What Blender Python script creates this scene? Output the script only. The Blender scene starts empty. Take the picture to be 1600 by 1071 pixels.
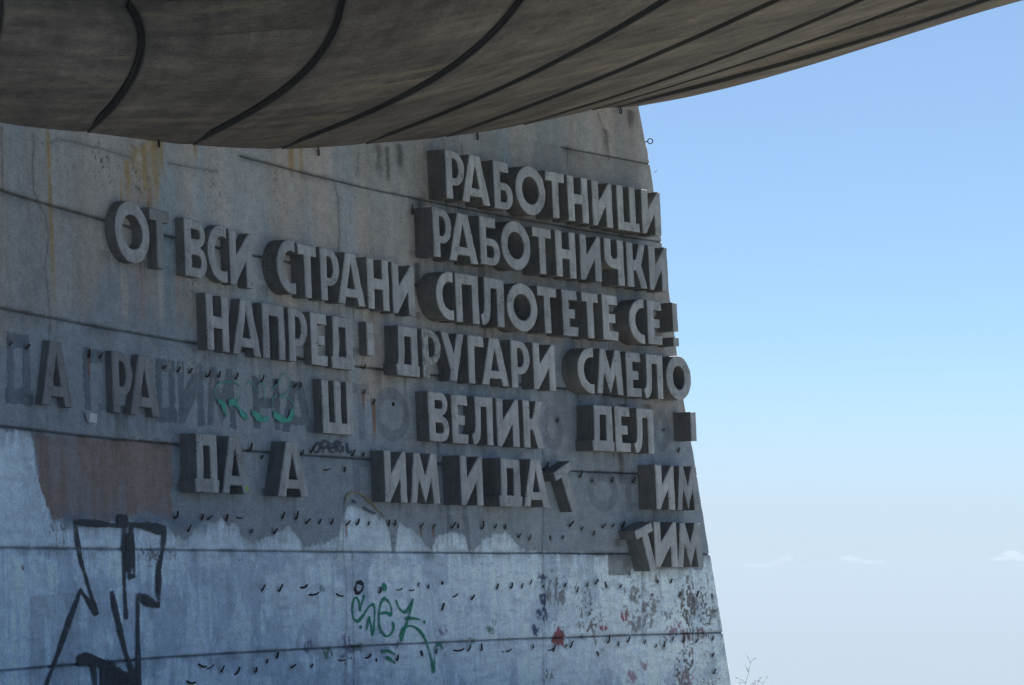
import bpy, bmesh, math, random
import numpy as np
from mathutils import Vector, Matrix
from mathutils.geometry import tessellate_polygon

random.seed(7)
SC = bpy.context.scene
COL = SC.collection
R_ = math.radians
EYE = 1.65

# ------------------------------------------------------------ camera, sky, sun, exposure
cam_d = bpy.data.cameras.new("camera")
cam_d.sensor_width = 36.0
cam_d.lens = 90.0
cam_d.clip_start = 0.1
cam_d.clip_end = 200000.0
cam = bpy.data.objects.new("camera", cam_d)
COL.objects.link(cam)
cam.location = (0, 0, EYE)
cam.rotation_euler = (R_(90) + math.atan((883.137 - 535.5) / 4000.0), 0, 0)
SC.camera = cam

SUN_EL, SUN_AZ = R_(46), R_(12)          # azimuth from +Y towards +X: behind the building
world = bpy.data.worlds.new("World")
SC.world = world
world.use_nodes = True
wn = world.node_tree.nodes
wl = world.node_tree.links
sky = wn.new("ShaderNodeTexSky")
sky.sky_type = 'NISHITA'
sky.sun_disc = False
sky.sun_elevation = SUN_EL
sky.sun_rotation = SUN_AZ
sky.altitude = 1400
sky.air_density = 1.0
sky.dust_density = 0.6
sky.ozone_density = 2.0
bg = wn["Background"]
# thick summer haze lifts the sky's horizon: look the sky up a few degrees higher near the ground line
wtc = wn.new("ShaderNodeTexCoord")
wsep = wn.new("ShaderNodeSeparateXYZ")
wcomb = wn.new("ShaderNodeCombineXYZ")
wmax = wn.new("ShaderNodeMath"); wmax.operation = 'MAXIMUM'; wmax.inputs[1].default_value = 0.0
wmad = wn.new("ShaderNodeMath"); wmad.operation = 'MULTIPLY_ADD'; wmad.inputs[1].default_value = 1.2; wmad.inputs[2].default_value = 0.064
wl.new(wtc.outputs["Generated"], wsep.inputs[0])
wl.new(wsep.outputs[0], wcomb.inputs[0])
wl.new(wsep.outputs[1], wcomb.inputs[1])
wl.new(wsep.outputs[2], wmax.inputs[0])
wl.new(wmax.outputs[0], wmad.inputs[0])
wl.new(wmad.outputs[0], wcomb.inputs[2])
wnor = wn.new("ShaderNodeVectorMath"); wnor.operation = 'NORMALIZE'
wl.new(wcomb.outputs[0], wnor.inputs[0])
wl.new(wnor.outputs[0], sky.inputs[0])
whz = wn.new("ShaderNodeMapRange")
whz.interpolation_type = 'SMOOTHERSTEP'
for k, v in ((1, -0.005), (2, 0.10), (3, 0.92), (4, 0.0)):
    whz.inputs[k].default_value = v
wl.new(wsep.outputs[2], whz.inputs[0])
wmix = wn.new("ShaderNodeMix"); wmix.data_type = 'RGBA'
wl.new(whz.outputs[0], wmix.inputs[0])
wtint = wn.new("ShaderNodeMix"); wtint.data_type = 'RGBA'; wtint.blend_type = 'MULTIPLY'
wtint.inputs[0].default_value = 1.0
wtint.inputs[7].default_value = (0.90, 0.995, 1.01, 1)
wl.new(sky.outputs[0], wtint.inputs[6])
wl.new(wtint.outputs[2], wmix.inputs[6])
wmix.inputs[7].default_value = (5.15, 6.2, 7.25, 1)          # pale milky air along the horizon
wl.new(wmix.outputs[2], bg.inputs[0])
bg.inputs[1].default_value = 0.0418

sun_d = bpy.data.lights.new("sun", 'SUN')
sun_d.energy = 5.0
sun_d.angle = R_(0.5)
sun_d.color = (1.0, 0.97, 0.92)
sun = bpy.data.objects.new("sun", sun_d)
COL.objects.link(sun)
sdir = Vector((math.sin(SUN_AZ) * math.cos(SUN_EL), math.cos(SUN_AZ) * math.cos(SUN_EL), math.sin(SUN_EL)))
sun.rotation_euler = sdir.to_track_quat('Z', 'Y').to_euler()
sun.location = sdir * 60

SC.view_settings.view_transform = 'Standard'
SC.view_settings.look = 'None'
SC.view_settings.gamma = 1
SC.view_settings.exposure = 1.52
SC.cycles.max_bounces = 6
SC.cycles.diffuse_bounces = 4

# ------------------------------------------------------------ wall coordinates: metres along the concave wall and height
CX, CY, B = 32.196, 21.721, 0.055
R0 = 39.723
R0P = R0 - B * EYE
JOINTS = [-1.14, 0.36, 1.86, 3.36, 4.86, 6.36, 7.86, 9.36]
JSTART = {7.86: 17.25, 9.36: 26.9}             # the two highest pour lines only show from here on


def wpos(s, z, off=0.0):
    """A point OFF metres in front of the battered concave wall."""
    a = s / R0
    r = R0P + B * z - off
    return np.stack(np.broadcast_arrays(CX - r * np.cos(a), CY + r * np.sin(a), z + 0 * a), -1)


def wvec(s, z, off=0.0):
    return Vector([float(v) for v in wpos(np.float64(s), np.float64(z), off)])


def wframe(s):
    a = s / R0
    n = Vector((math.cos(a), -math.sin(a), 0.0))       # out of the wall
    t = Vector((math.sin(a), math.cos(a), 0.0))        # along it, away from the viewer
    return t, n


def edge_s(z):
    return np.interp(z, EDGE_Z, EDGE_S)


# ------------------------------------------------------------ data measured on the building (metres)
LETTERS = [
    ('Р', 22.839, 23.406, 7.894, 8.737, 0.386, 1), ('А', 23.303, 24.152, 7.901, 8.746, 0.391, 1), ('Б', 24.289, 24.856, 7.893, 8.741, 0.388, 1), ('О', 24.941, 25.842, 7.882, 8.771, 0.395, 1),
    ('Т', 25.851, 26.417, 7.91, 8.751, 0.404, 1), ('Н', 26.52, 27.135, 7.912, 8.755, 0.397, 1), ('И', 27.256, 27.857, 7.901, 8.744, 0.404, 1), ('Ц', 28.002, 28.652, 7.898, 8.741, 0.412, 1),
    ('И', 28.736, 29.307, 7.9, 8.738, 0.419, 1), ('Р', 22.367, 22.927, 6.84, 7.679, 0.393, 2), ('А', 22.87, 23.731, 6.831, 7.673, 0.372, 2), ('Б', 23.801, 24.399, 6.856, 7.698, 0.381, 2),
    ('О', 24.435, 25.322, 6.845, 7.721, 0.388, 2), ('Т', 25.382, 25.941, 6.843, 7.678, 0.398, 2), ('Н', 26.063, 26.67, 6.847, 7.69, 0.405, 2), ('И', 26.803, 27.435, 6.854, 7.693, 0.406, 2),
    ('Ч', 27.548, 28.127, 6.835, 7.692, 0.406, 2), ('К', 28.211, 28.805, 6.84, 7.679, 0.413, 2), ('И', 28.892, 29.458, 6.835, 7.683, 0.404, 2), ('С', 22.376, 22.898, 5.784, 6.619, 0.391, 3),
    ('П', 22.978, 23.668, 5.782, 6.62, 0.385, 3), ('Л', 23.732, 24.464, 5.789, 6.63, 0.379, 3), ('О', 24.488, 25.41, 5.753, 6.615, 0.415, 3), ('Т', 25.451, 26.025, 5.782, 6.615, 0.397, 3),
    ('Е', 26.188, 26.646, 5.781, 6.619, 0.405, 3), ('Т', 26.799, 27.283, 5.783, 6.619, 0.397, 3), ('Е', 27.404, 27.871, 5.79, 6.626, 0.403, 3), ('С', 28.195, 28.658, 5.779, 6.632, 0.411, 3),
    ('Е', 28.772, 29.205, 5.796, 6.626, 0.402, 3), ('!', 29.528, 29.68, 5.8, 6.634, 0.409, 3), ('О', 13.244, 14.235, 5.813, 6.683, 0.167, 4), ('Т', 14.254, 14.816, 5.822, 6.665, 0.173, 4),
    ('В', 15.277, 15.913, 5.812, 6.653, 0.158, 4), ('С', 15.945, 16.502, 5.813, 6.677, 0.161, 4), ('И', 16.582, 17.252, 5.81, 6.646, 0.165, 4), ('С', 17.791, 18.339, 5.814, 6.666, 0.273, 5),
    ('Т', 18.456, 19.015, 5.806, 6.642, 0.256, 5), ('Р', 19.11, 19.676, 5.815, 6.655, 0.261, 5), ('А', 19.609, 20.417, 5.812, 6.651, 0.265, 5), ('Н', 20.506, 21.145, 5.804, 6.641, 0.266, 5),
    ('И', 21.234, 21.892, 5.788, 6.634, 0.278, 5), ('Н', 15.817, 16.46, 4.778, 5.61, 0.171, 6), ('А', 16.575, 17.4, 4.776, 5.617, 0.169, 6), ('П', 17.464, 18.123, 4.783, 5.62, 0.169, 6),
    ('Р', 18.25, 18.809, 4.784, 5.619, 0.161, 6), ('Е', 18.928, 19.413, 4.78, 5.613, 0.147, 6), ('Д', 19.502, 20.191, 4.768, 5.607, 0.156, 6), ('¡', 20.575, 20.781, 5.045, 5.59, 0.161, 6),
    ('Д', 21.259, 21.967, 4.764, 5.59, 0.277, 7), ('Р', 22.081, 22.642, 4.767, 5.592, 0.258, 7), ('У', 22.652, 23.341, 4.767, 5.594, 0.262, 7), ('Г', 23.445, 23.935, 4.757, 5.594, 0.268, 7),
    ('А', 23.843, 24.656, 4.765, 5.591, 0.271, 7), ('Р', 24.729, 25.294, 4.759, 5.598, 0.278, 7), ('И', 25.391, 26.052, 4.766, 5.601, 0.283, 7), ('С', 26.598, 27.091, 4.765, 5.609, 0.379, 8),
    ('М', 27.168, 27.963, 4.781, 5.614, 0.384, 8), ('Е', 28.059, 28.509, 4.771, 5.602, 0.393, 8), ('Л', 28.574, 29.168, 4.765, 5.598, 0.398, 8), ('О', 29.26, 30.006, 4.773, 5.62, 0.405, 8),
    ('А', 11.079, 11.946, 3.698, 4.542, 0.112, 9), ('Р', 13.108, 13.682, 3.709, 4.548, 0.116, 9), ('А', 13.603, 14.447, 3.709, 4.551, 0.118, 9), ('Ш', 19.14, 20.06, 3.716, 4.563, 0.177, 9),
    ('В', 22.176, 22.777, 3.714, 4.548, 0.271, 10), ('Е', 22.905, 23.39, 3.709, 4.539, 0.246, 10), ('Л', 23.483, 24.13, 3.709, 4.547, 0.261, 10), ('И', 24.238, 24.906, 3.71, 4.549, 0.26, 10),
    ('К', 25.041, 25.646, 3.712, 4.553, 0.261, 10), ('Д', 26.91, 27.588, 3.722, 4.558, 0.41, 11), ('Е', 27.649, 28.108, 3.73, 4.566, 0.388, 11), ('Л', 28.225, 28.837, 3.725, 4.562, 0.378, 11),
    ('¡', 29.892, 30.056, 4.003, 4.555, 0.433, 11), ('Д', 15.101, 15.821, 2.685, 3.523, 0.279, 12), ('А', 15.943, 16.76, 2.692, 3.531, 0.255, 12), ('А', 17.568, 18.485, 2.688, 3.526, 0.269, 12),
    ('И', 20.764, 21.411, 2.666, 3.504, 0.278, 13), ('М', 21.523, 22.399, 2.667, 3.503, 0.278, 13), ('И', 22.895, 23.557, 2.66, 3.497, 0.38, 13), ('Д', 24.022, 24.731, 2.657, 3.491, 0.392, 13),
    ('А', 24.803, 25.571, 2.669, 3.507, 0.373, 13), ('И', 28.746, 29.31, 2.685, 3.52, 0.427, 14), ('М', 29.372, 30.025, 2.685, 3.519, 0.434, 14), ('И', 28.669, 29.347, 1.611, 2.452, 0.395, 15),
    ('М', 29.337, 30.115, 1.611, 2.447, 0.401, 15),
]
PINS = [
    (10.404, 4.407), (10.866, 4.404), (12.64, 4.433), (12.951, 4.444),
    (14.766, 4.428), (15.172, 4.411), (15.525, 4.426), (16.024, 4.408),
    (16.36, 4.418), (16.864, 4.428), (17.612, 4.424), (18.062, 4.423),
    (18.568, 4.41), (18.738, 4.416), (20.629, 4.442), (20.902, 4.286),
    (20.64, 4.847), (17.188, 3.368), (17.538, 3.262), (18.976, 3.416),
    (18.717, 3.376), (20.22, 3.408), (20.552, 3.415), (19.975, 3.143),
    (14.94, 2.319), (15.729, 2.314), (15.913, 2.308), (16.453, 2.307),
    (18.076, 2.366), (18.471, 2.364), (18.786, 2.3), (19.163, 2.305),
    (19.514, 2.305), (19.975, 2.296), (20.274, 2.301), (20.619, 2.297),
    (21.217, 2.298), (21.398, 2.308), (22.19, 2.289), (22.557, 2.283),
    (15.315, 2.138), (17.14, 2.137), (17.822, 2.135), (26.374, 4.237),
    (29.552, 4.202), (29.982, 3.813), (25.998, 3.391), (26.99, 3.257),
    (27.359, 3.176), (27.962, 3.191), (28.575, 3.196), (23.091, 2.283),
    (23.291, 2.286), (23.988, 2.279), (24.39, 2.299), (24.695, 2.287),
    (25.067, 2.145), (25.389, 2.103), (26.06, 2.108), (26.387, 2.134),
    (26.624, 2.35), (26.986, 2.293), (27.32, 2.2), (27.61, 2.343),
    (27.899, 2.358), (28.186, 2.35), (17.392, 1.269), (17.868, 1.265),
    (20.84, 1.208), (22.025, 1.303), (22.309, 1.275), (23.586, 1.067),
    (24.344, 1.243), (24.751, 1.251), (22.671, 0.903), (25.095, 1.252),
    (25.345, 1.314), (25.735, 1.255), (26.379, 1.268), (26.745, 1.17),
    (27.049, 1.264), (27.292, 1.31), (27.661, 1.242), (28.044, 1.24),
    (29.175, 1.322), (29.544, 1.32), (28.97, 1.071), (29.786, 1.047),
    (30.309, 1.055), (30.8, 1.021), (17.449, 0.192), (17.754, 0.258),
    (18.178, 0.104), (18.762, 0.083), (20.699, 0.118), (21.283, 0.108),
    (22.06, 0.161), (22.465, 0.185), (23.428, 0.2), (23.81, 0.204),
    (16.108, 0.112), (17.114, 0.075), (25.353, 0.195), (25.986, 0.132),
    (26.335, 0.191), (26.484, 0.187), (27.31, 0.01), (27.604, 0.241),
    (27.917, 0.18), (28.186, 0.239), (28.693, 0.205), (29.02, 0.126),
    (29.281, 0.132), (29.529, 0.241), (29.842, 0.195), (30.238, 0.194),
    (30.712, 0.216), (30.716, -0.084), (30.706, -0.419),
]
FLAT_PINS = [
    (19.358, 3.138), (16.745, 2.35), (18.522, 1.301), (18.777, 1.188),
    (19.571, 1.206), (21.355, 1.245), (21.735, 1.242), (23.028, 1.104),
    (19.153, 0.196), (19.561, 0.17), (19.902, 0.172), (20.358, 0.167),
    (23.009, 0.212), (24.419, 0.162), (24.552, 0.159), (25.815, 0.148),
    (15.468, 0.244), (15.722, 0.164), (16.496, 0.057), (15.111, 0.021),
]
NUBS = [
    (21.502, 4.298), (22.733, 1.345),
]
RUST = [
    (20.903, 4.307, 0.76), (22.19, 2.289, 0.23), (22.557, 2.283, 0.23), (20.63, 4.449, 0.39),
    (19.975, 2.291, 0.3), (12.64, 4.428, 0.36),
]
RINGS = [
    (14.823, 7.695), (19.532, 8.269), (24.332, 9.22), (28.7, 10.306),
    (22.272, 7.648),
]
WHITE_TOP = [
    (10.07, 3.319), (10.93, 3.33), (10.994, 3.219), (11.071, 2.814),
    (11.347, 2.412), (11.46, 2.234), (12.145, 2.195), (12.872, 2.172),
    (13.609, 2.244), (14.749, 2.235), (14.976, 2.058), (15.288, 1.98),
    (15.399, 2.071), (15.619, 2.216), (16.359, 2.318), (16.508, 2.215),
    (16.725, 2.298), (16.918, 2.074), (17.224, 1.956), (17.656, 2.095),
    (17.975, 2.125), (18.3, 2.225), (18.503, 2.117), (18.701, 1.939),
    (19.022, 1.969), (19.452, 2.043), (19.746, 2.073), (19.815, 2.274),
    (19.912, 2.504), (20.135, 2.637), (20.45, 2.571), (20.868, 2.463),
    (21.128, 2.379), (21.271, 2.146), (21.299, 1.882), (21.379, 1.882),
    (21.437, 2.089), (21.581, 2.356), (21.92, 2.242), (22.276, 2.006),
    (22.507, 1.873), (22.513, 1.974), (22.736, 2.16), (22.977, 2.197),
    (23.275, 2.2), (23.509, 2.134), (23.595, 1.855), (23.714, 1.855),
    (23.983, 2.087), (24.409, 2.194), (24.827, 2.198), (25.082, 2.008),
    (25.225, 1.921), (25.88, 1.888), (26.117, 1.85), (28.153, 1.857),
    (28.162, 1.584), (29.27, 1.583), (30.526, 1.574), (30.636, 1.842),
    (30.965, 1.843),
]
BROWN = [
    (11.019, 3.318), (12.778, 3.353), (14.945, 3.363), (14.846, 2.291),
    (14.263, 2.388), (13.707, 2.324), (12.964, 2.191), (12.331, 2.249),
    (11.424, 2.233), (11.299, 2.493), (11.104, 2.774), (11.125, 3.045),
    (11.021, 3.097),
]
GHOSTS = [
    ('Д', 10.234, 11.027, 3.669, 4.567), ('Г', 12.471, 13.02, 3.71, 4.551), ('Д', 14.483, 15.151, 3.664, 4.562), ('И', 15.185, 15.93, 3.666, 4.58),
    ('М', 16.001, 16.861, 3.672, 4.558), ('Н', 17.361, 18.152, 3.698, 4.504), ('А', 18.167, 19.15, 3.701, 4.503), ('Т', 20.302, 20.815, 3.684, 4.582),
    ('О', 20.907, 21.993, 3.679, 4.573), ('О', 25.924, 26.577, 3.721, 4.523), ('О', 29.225, 29.763, 3.796, 4.604), ('О', 27.219, 28.141, 2.626, 3.394),
    ('П', 20.241, 20.962, 2.712, 3.418), ('Т', 28.176, 28.713, 2.638, 3.332), ('Р', 21.072, 21.832, 1.913, 2.123), ('Н', 22.988, 23.657, 1.901, 2.489),
]
STROKES = {
    'big': [([(12.074, 2.226), (12.112, 1.994), (12.177, 1.735), (12.374, 1.372), (12.599, 1.0), (12.385, 1.152), (12.157, 1.322), (11.808, 0.943), (11.47, 0.547), (11.076, 0.125), (10.925, -0.029)], 0.088), ([(12.072, 2.208), (12.774, 2.198), (13.281, 2.179), (13.565, 2.191)], 0.062), ([(13.282, 2.187), (13.372, 2.261), (13.516, 2.29), (13.542, 2.183)], 0.114), ([(13.478, 2.168), (13.424, 1.819), (13.402, 1.391), (13.417, 0.916)], 0.088), ([(13.651, 2.198), (13.679, 1.82), (13.693, 1.491), (13.513, 1.503)], 0.088), ([(13.586, 2.089), (13.528, 1.551)], 0.141), ([(13.623, 2.203), (14.132, 2.183), (14.613, 2.134), (14.556, 1.907), (14.401, 1.603), (14.359, 1.275), (14.373, 1.083), (14.054, 1.156), (13.775, 1.221), (13.736, 0.851), (13.698, 0.209), (13.726, -0.166)], 0.101), ([(13.017, 1.301), (13.181, 0.862), (13.351, 0.487), (13.478, 0.297), (13.598, 0.013), (13.669, -0.164)], 0.106), ([(11.964, 0.411), (12.246, 0.427), (12.969, 0.302), (13.353, 0.143), (13.683, 0.009)], 0.114), ([(12.41, 0.362), (12.445, 0.231), (12.475, -0.105)], 0.088), ([(12.628, 0.276), (13.018, 0.209), (13.403, 0.061)], 0.194), ([(12.618, 0.147), (12.952, 0.08), (13.395, -0.045)], 0.229)],
    'sey': [([(20.393, 1.172), (20.298, 1.01), (20.254, 0.928), (20.226, 1.07), (20.132, 1.136), (20.042, 1.043), (20.02, 0.897), (20.062, 0.793), (20.186, 0.761), (20.359, 0.862), (20.534, 0.992), (20.661, 1.005), (20.685, 0.886), (20.65, 0.708), (20.593, 0.54), (20.551, 0.71), (20.52, 0.814), (20.463, 0.712), (20.411, 0.609)], 0.042), ([(20.771, 0.855), (20.994, 0.881), (21.168, 0.848), (21.157, 0.999), (21.011, 1.106), (20.885, 1.047), (20.799, 0.854), (20.81, 0.645), (20.965, 0.507), (21.133, 0.533), (21.223, 0.637), (21.192, 0.733)], 0.042), ([(21.329, 1.081), (21.413, 0.95), (21.573, 0.878), (21.717, 0.961), (21.838, 1.096), (21.721, 0.869), (21.552, 0.6), (21.444, 0.415), (21.418, 0.512), (21.554, 0.636), (21.803, 0.64), (22.044, 0.528), (22.195, 0.341), (22.303, 0.093), (22.359, -0.117), (22.4, 0.12), (22.457, 0.288), (22.582, 0.337), (22.658, 0.236)], 0.042), ([(21.564, 0.766), (21.786, 0.777), (22.022, 0.749)], 0.042), ([(20.241, 0.692), (20.248, 0.633)], 0.042), ([(22.131, 0.734), (22.149, 0.679)], 0.042), ([(20.836, 0.257), (21.029, 0.267), (21.217, 0.201)], 0.042), ([(20.939, 0.165), (21.074, 0.131), (21.218, 0.06)], 0.042), ([(20.942, 1.286), (20.989, 1.331), (21.047, 1.286), (20.994, 1.247), (20.942, 1.286)], 0.042)],
    'small': [([(19.206, 3.559), (19.083, 3.474), (19.12, 3.405), (19.251, 3.453), (19.273, 3.545), (19.185, 3.564)], 0.036), ([(19.358, 3.4), (19.344, 3.565), (19.474, 3.599), (19.523, 3.549), (19.483, 3.505), (19.364, 3.48)], 0.036), ([(19.545, 3.485), (19.654, 3.517), (19.636, 3.571), (19.566, 3.545), (19.548, 3.459), (19.663, 3.429)], 0.036), ([(19.743, 3.429), (19.716, 3.572), (19.825, 3.608), (19.864, 3.563), (19.765, 3.511), (19.892, 3.438)], 0.036), ([(19.938, 3.552), (19.941, 3.446)], 0.036), ([(19.91, 3.606), (19.919, 3.583)], 0.036), ([(20.075, 3.607), (20.09, 3.451), (20.209, 3.476)], 0.036)],
    'turq': [([(16.433, 4.351), (16.27, 4.26), (16.234, 4.139), (16.322, 4.051), (16.462, 4.032)], 0.015), ([(16.405, 4.322), (16.776, 4.373), (16.98, 4.292), (16.925, 4.127), (16.727, 4.075), (16.594, 4.04)], 0.015), ([(17.141, 4.343), (17.304, 4.408), (17.452, 4.281), (17.54, 4.396), (17.67, 4.377), (17.662, 4.129), (17.586, 3.96)], 0.015), ([(17.876, 4.307), (18.041, 4.4), (18.267, 4.596), (18.443, 4.482), (18.351, 4.308), (18.107, 4.224), (18.345, 4.224), (18.523, 4.137), (18.516, 4.038)], 0.015), ([(18.031, 4.261), (17.89, 4.142), (17.93, 3.979)], 0.015), ([(16.291, 4.062), (16.46, 4.011), (16.489, 3.9), (16.536, 3.828)], 0.06), ([(16.435, 4.017), (16.507, 3.928)], 0.09), ([(16.604, 4.035), (16.779, 4.064), (16.879, 4.003), (16.978, 3.914), (17.146, 3.85)], 0.075), ([(17.28, 3.944), (17.424, 3.897), (17.551, 3.843), (17.764, 3.874)], 0.075), ([(17.371, 3.894), (17.578, 3.85)], 0.085), ([(17.912, 3.95), (18.083, 3.904), (18.238, 3.862), (18.401, 3.915), (18.5, 4.037)], 0.08), ([(18.005, 3.914), (18.266, 3.872)], 0.085)],
    'yellow': [([(19.95, 2.648), (20.039, 2.779), (20.228, 2.812), (20.464, 2.769), (20.773, 2.621), (21.105, 2.423)], 0.026)],
    'bluebit': [([(20.164, 2.672), (20.269, 2.649)], 0.035), ([(20.476, 2.566), (20.606, 2.531), (20.842, 2.477)], 0.035)],
    'blob': [([(20.177, 1.366), (20.326, 1.365), (20.375, 1.291), (20.236, 1.203), (20.13, 1.248), (20.177, 1.366)], 0.05), ([(20.193, 1.218), (20.164, 1.189)], 0.03)],
    'blobpale': [([(20.182, 1.292), (20.228, 1.307)], 0.016), ([(20.282, 1.306), (20.297, 1.276)], 0.016)],
}
SCRAP = [
    (12.438, 3.669), (12.738, 3.664), (12.72, 3.547), (12.51, 3.545),
]
SPLATS = [
    (26.139, 0.377, 0.137, 'red'), (25.7, 1.402, 0.105, 'blue'), (25.712, 1.063, 0.095, 'blue'), (25.672, 0.782, 0.105, 'blue'),
    (25.499, 0.526, 0.095, 'blue'), (26.123, 1.173, 0.126, 'grey'), (28.138, 0.71, 0.084, 'red'), (27.491, 0.522, 0.095, 'red'),
    (29.787, 0.481, 0.147, 'pink'), (29.457, 0.427, 0.095, 'pink'), (29.964, 0.297, 0.095, 'pink'), (28.738, -0.21, 0.095, 'pink'),
    (28.242, -0.43, 0.105, 'pink'), (29.866, -0.482, 0.147, 'pink'), (24.103, 0.532, 0.084, 'green'), (24.209, 0.672, 0.053, 'green'),
    (19.817, 0.473, 0.105, 'violet'), (19.737, 0.175, 0.074, 'violet'), (19.957, 0.318, 0.074, 'violet'), (22.673, 0.562, 0.074, 'violet'),
    (19.274, 0.288, 0.084, 'green'), (19.142, 1.283, 0.053, 'green'), (25.757, -0.345, 0.105, 'grey'), (21.325, 0.352, 0.074, 'violet'),
    (18.68, 0.414, 0.095, 'violet'), (28.667, 0.619, 0.168, 'grey'), (28.92, 0.912, 0.147, 'grey'), (28.454, 1.095, 0.126, 'grey'),
    (28.371, 0.506, 0.116, 'grey'), (29.384, 0.727, 0.105, 'grey'), (26.339, 1.0, 0.084, 'grey'), (10.568, 1.619, 0.042, 'red'),
    (30.259, 0.897, 0.147, 'grey'), (30.823, 0.769, 0.105, 'grey'), (20.183, 0.312, 0.084, 'green'), (23.514, 0.328, 0.084, 'green'),
    (30.408, 0.349, 0.105, 'pink'), (29.343, 0.19, 0.095, 'grey'),
]
CRACKS = [[(11.792, 7.196), (11.942, 7.272), (12.38, 7.316), (12.89, 7.327), (13.256, 7.349), (13.713, 7.348), (14.08, 7.35)], [(15.136, 7.435), (15.843, 7.472), (16.59, 7.522)], [(11.307, 7.22), (11.223, 6.802), (11.234, 6.468), (11.54, 6.215), (11.627, 5.931), (11.487, 5.493), (11.553, 5.164), (11.585, 4.874), (11.533, 4.66)], [(10.389, 7.167), (10.366, 6.369)], [(20.013, 7.876), (20.124, 7.576), (20.115, 6.945), (20.0, 6.411)], [(19.949, 2.698), (19.841, 1.783), (19.879, 1.277), (19.744, -0.235)], [(25.935, 3.745), (25.956, 3.516), (25.867, 2.597), (25.773, 1.856), (25.783, 1.232), (25.614, -0.464)], [(27.1, 9.394), (27.071, 8.992)], [(23.916, 9.013), (23.923, 8.843)], [(28.073, 10.121), (28.293, 9.719), (28.338, 9.294)], [(20.79, 8.408), (20.728, 8.079)], [(30.785, 1.014), (30.914, 0.706), (30.967, 0.399)], [(20.114, 1.885), (19.989, -0.245)], [(28.749, 1.687), (28.659, 0.264)], [(23.048, 2.984), (22.966, 1.899)], [(29.22, 3.618), (29.131, 1.928)]]
SEAMS = [7.456, 11.447, 15.605, 20.126, 23.18, 26.06, 29.003]
EDGE = [
    (29.306, 10.476), (29.596, 9.194), (30.038, 6.362), (30.234, 4.883),
    (30.499, 3.557), (30.792, 1.873), (30.823, 1.775), (31.079, 0.36),
    (31.249, -0.66),
]
STREAKS = [
    (14.707, 7.621, 0.175, 1.16, 'ochre'), (14.968, 7.662, 0.075, 0.63, 'ochre'), (15.155, 7.691, 0.05, 0.42, 'pale'), (14.551, 7.255, 0.062, 0.84, 'rust'),
    (14.215, 7.435, 0.175, 0.63, 'ochre'), (13.94, 7.193, 0.087, 0.63, 'ochre'), (13.43, 7.224, 0.15, 0.74, 'pale'), (14.394, 7.37, 0.25, 0.63, 'pale'),
    (15.958, 7.776, 0.062, 0.32, 'ochre'), (19.072, 8.161, 0.05, 0.63, 'ochre'), (14.442, 7.515, 0.1, 0.95, 'ochre'), (13.615, 7.252, 0.075, 0.63, 'pale'),
    (13.195, 7.011, 0.062, 0.63, 'pale'), (13.736, 6.91, 0.037, 0.63, 'ochre'), (18.787, 8.119, 0.1, 0.53, 'ochre'), (19.263, 8.188, 0.075, 0.63, 'pale'),
    (21.369, 8.544, 0.125, 0.63, 'dark'), (21.654, 8.552, 0.075, 0.74, 'dark'), (22.041, 8.639, 0.125, 0.53, 'dark'), (19.407, 7.587, 0.1, 1.26, 'pale'),
    (19.963, 7.45, 0.075, 0.84, 'pale'), (22.548, 7.769, 0.125, 0.95, 'dark'), (22.408, 6.654, 0.1, 0.74, 'dark'), (28.239, 9.774, 0.1, 0.53, 'dark'),
    (29.002, 10.247, 0.125, 0.42, 'dark'), (28.428, 4.554, 0.175, 0.26, 'dark'), (28.265, 3.649, 0.125, 0.63, 'dark'), (29.101, 4.585, 0.175, 0.21, 'dark'),
    (11.706, 7.259, 0.062, 2.95, 'ochre'), (13.766, 5.567, 0.15, 0.84, 'pale'), (14.235, 5.707, 0.125, 0.95, 'pink'), (14.792, 5.767, 0.125, 0.95, 'pale'),
    (15.344, 5.732, 0.1, 0.95, 'pink'), (15.79, 5.496, 0.075, 0.63, 'pale'), (27.911, 1.511, 0.1, 1.05, 'grey'), (28.773, 1.509, 0.1, 1.16, 'grey'),
    (29.54, 1.507, 0.087, 0.95, 'grey'), (28.047, 2.041, 0.125, 0.21, 'dark'), (23.193, 4.905, 0.125, 0.19, 'dark'), (20.951, 4.184, 0.037, 0.63, 'rust'),
]
PEEL = [
    (11.952, 6.913, 0.5, 0.42, 0.9), (13.972, 7.125, 1.4, 0.42, 0.8), (16.198, 7.255, 0.8, 0.53, 0.8), (15.248, 6.935, 0.8, 0.53, 0.5),
    (18.252, 7.233, 0.36, 0.63, 0.7), (15.44, 4.531, 0.9, 0.26, 1.0), (16.172, 4.396, 0.5, 0.21, 0.8), (12.341, 4.816, 1.2, 0.13, 0.7),
    (21.541, 8.297, 0.8, 0.32, 0.7), (28.628, 0.856, 1.4, 0.63, 1.2), (30.149, 0.717, 0.8, 0.84, 1.2), (27.087, 0.76, 1.2, 0.74, 0.8),
    (26.357, 1.228, 0.6, 0.42, 0.9), (29.694, -0.237, 1.2, 0.53, 1.0), (13.94, 1.765, 1.2, 0.21, 0.8), (11.775, 2.09, 0.6, 0.21, 0.8),
    (16.907, 1.774, 1.2, 0.16, 0.5), (20.288, 1.682, 1.2, 0.16, 0.6), (23.713, 1.684, 0.8, 0.16, 0.5), (15.724, 5.866, 1.2, 0.32, 0.5),
    (28.47, 3.835, 0.8, 0.42, 0.6), (14.522, 3.38, 1.8, 0.11, 0.7), (11.937, 1.842, 1.6, 0.11, 0.6), (16.099, 5.905, 0.8, 0.16, 0.6),
]
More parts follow.
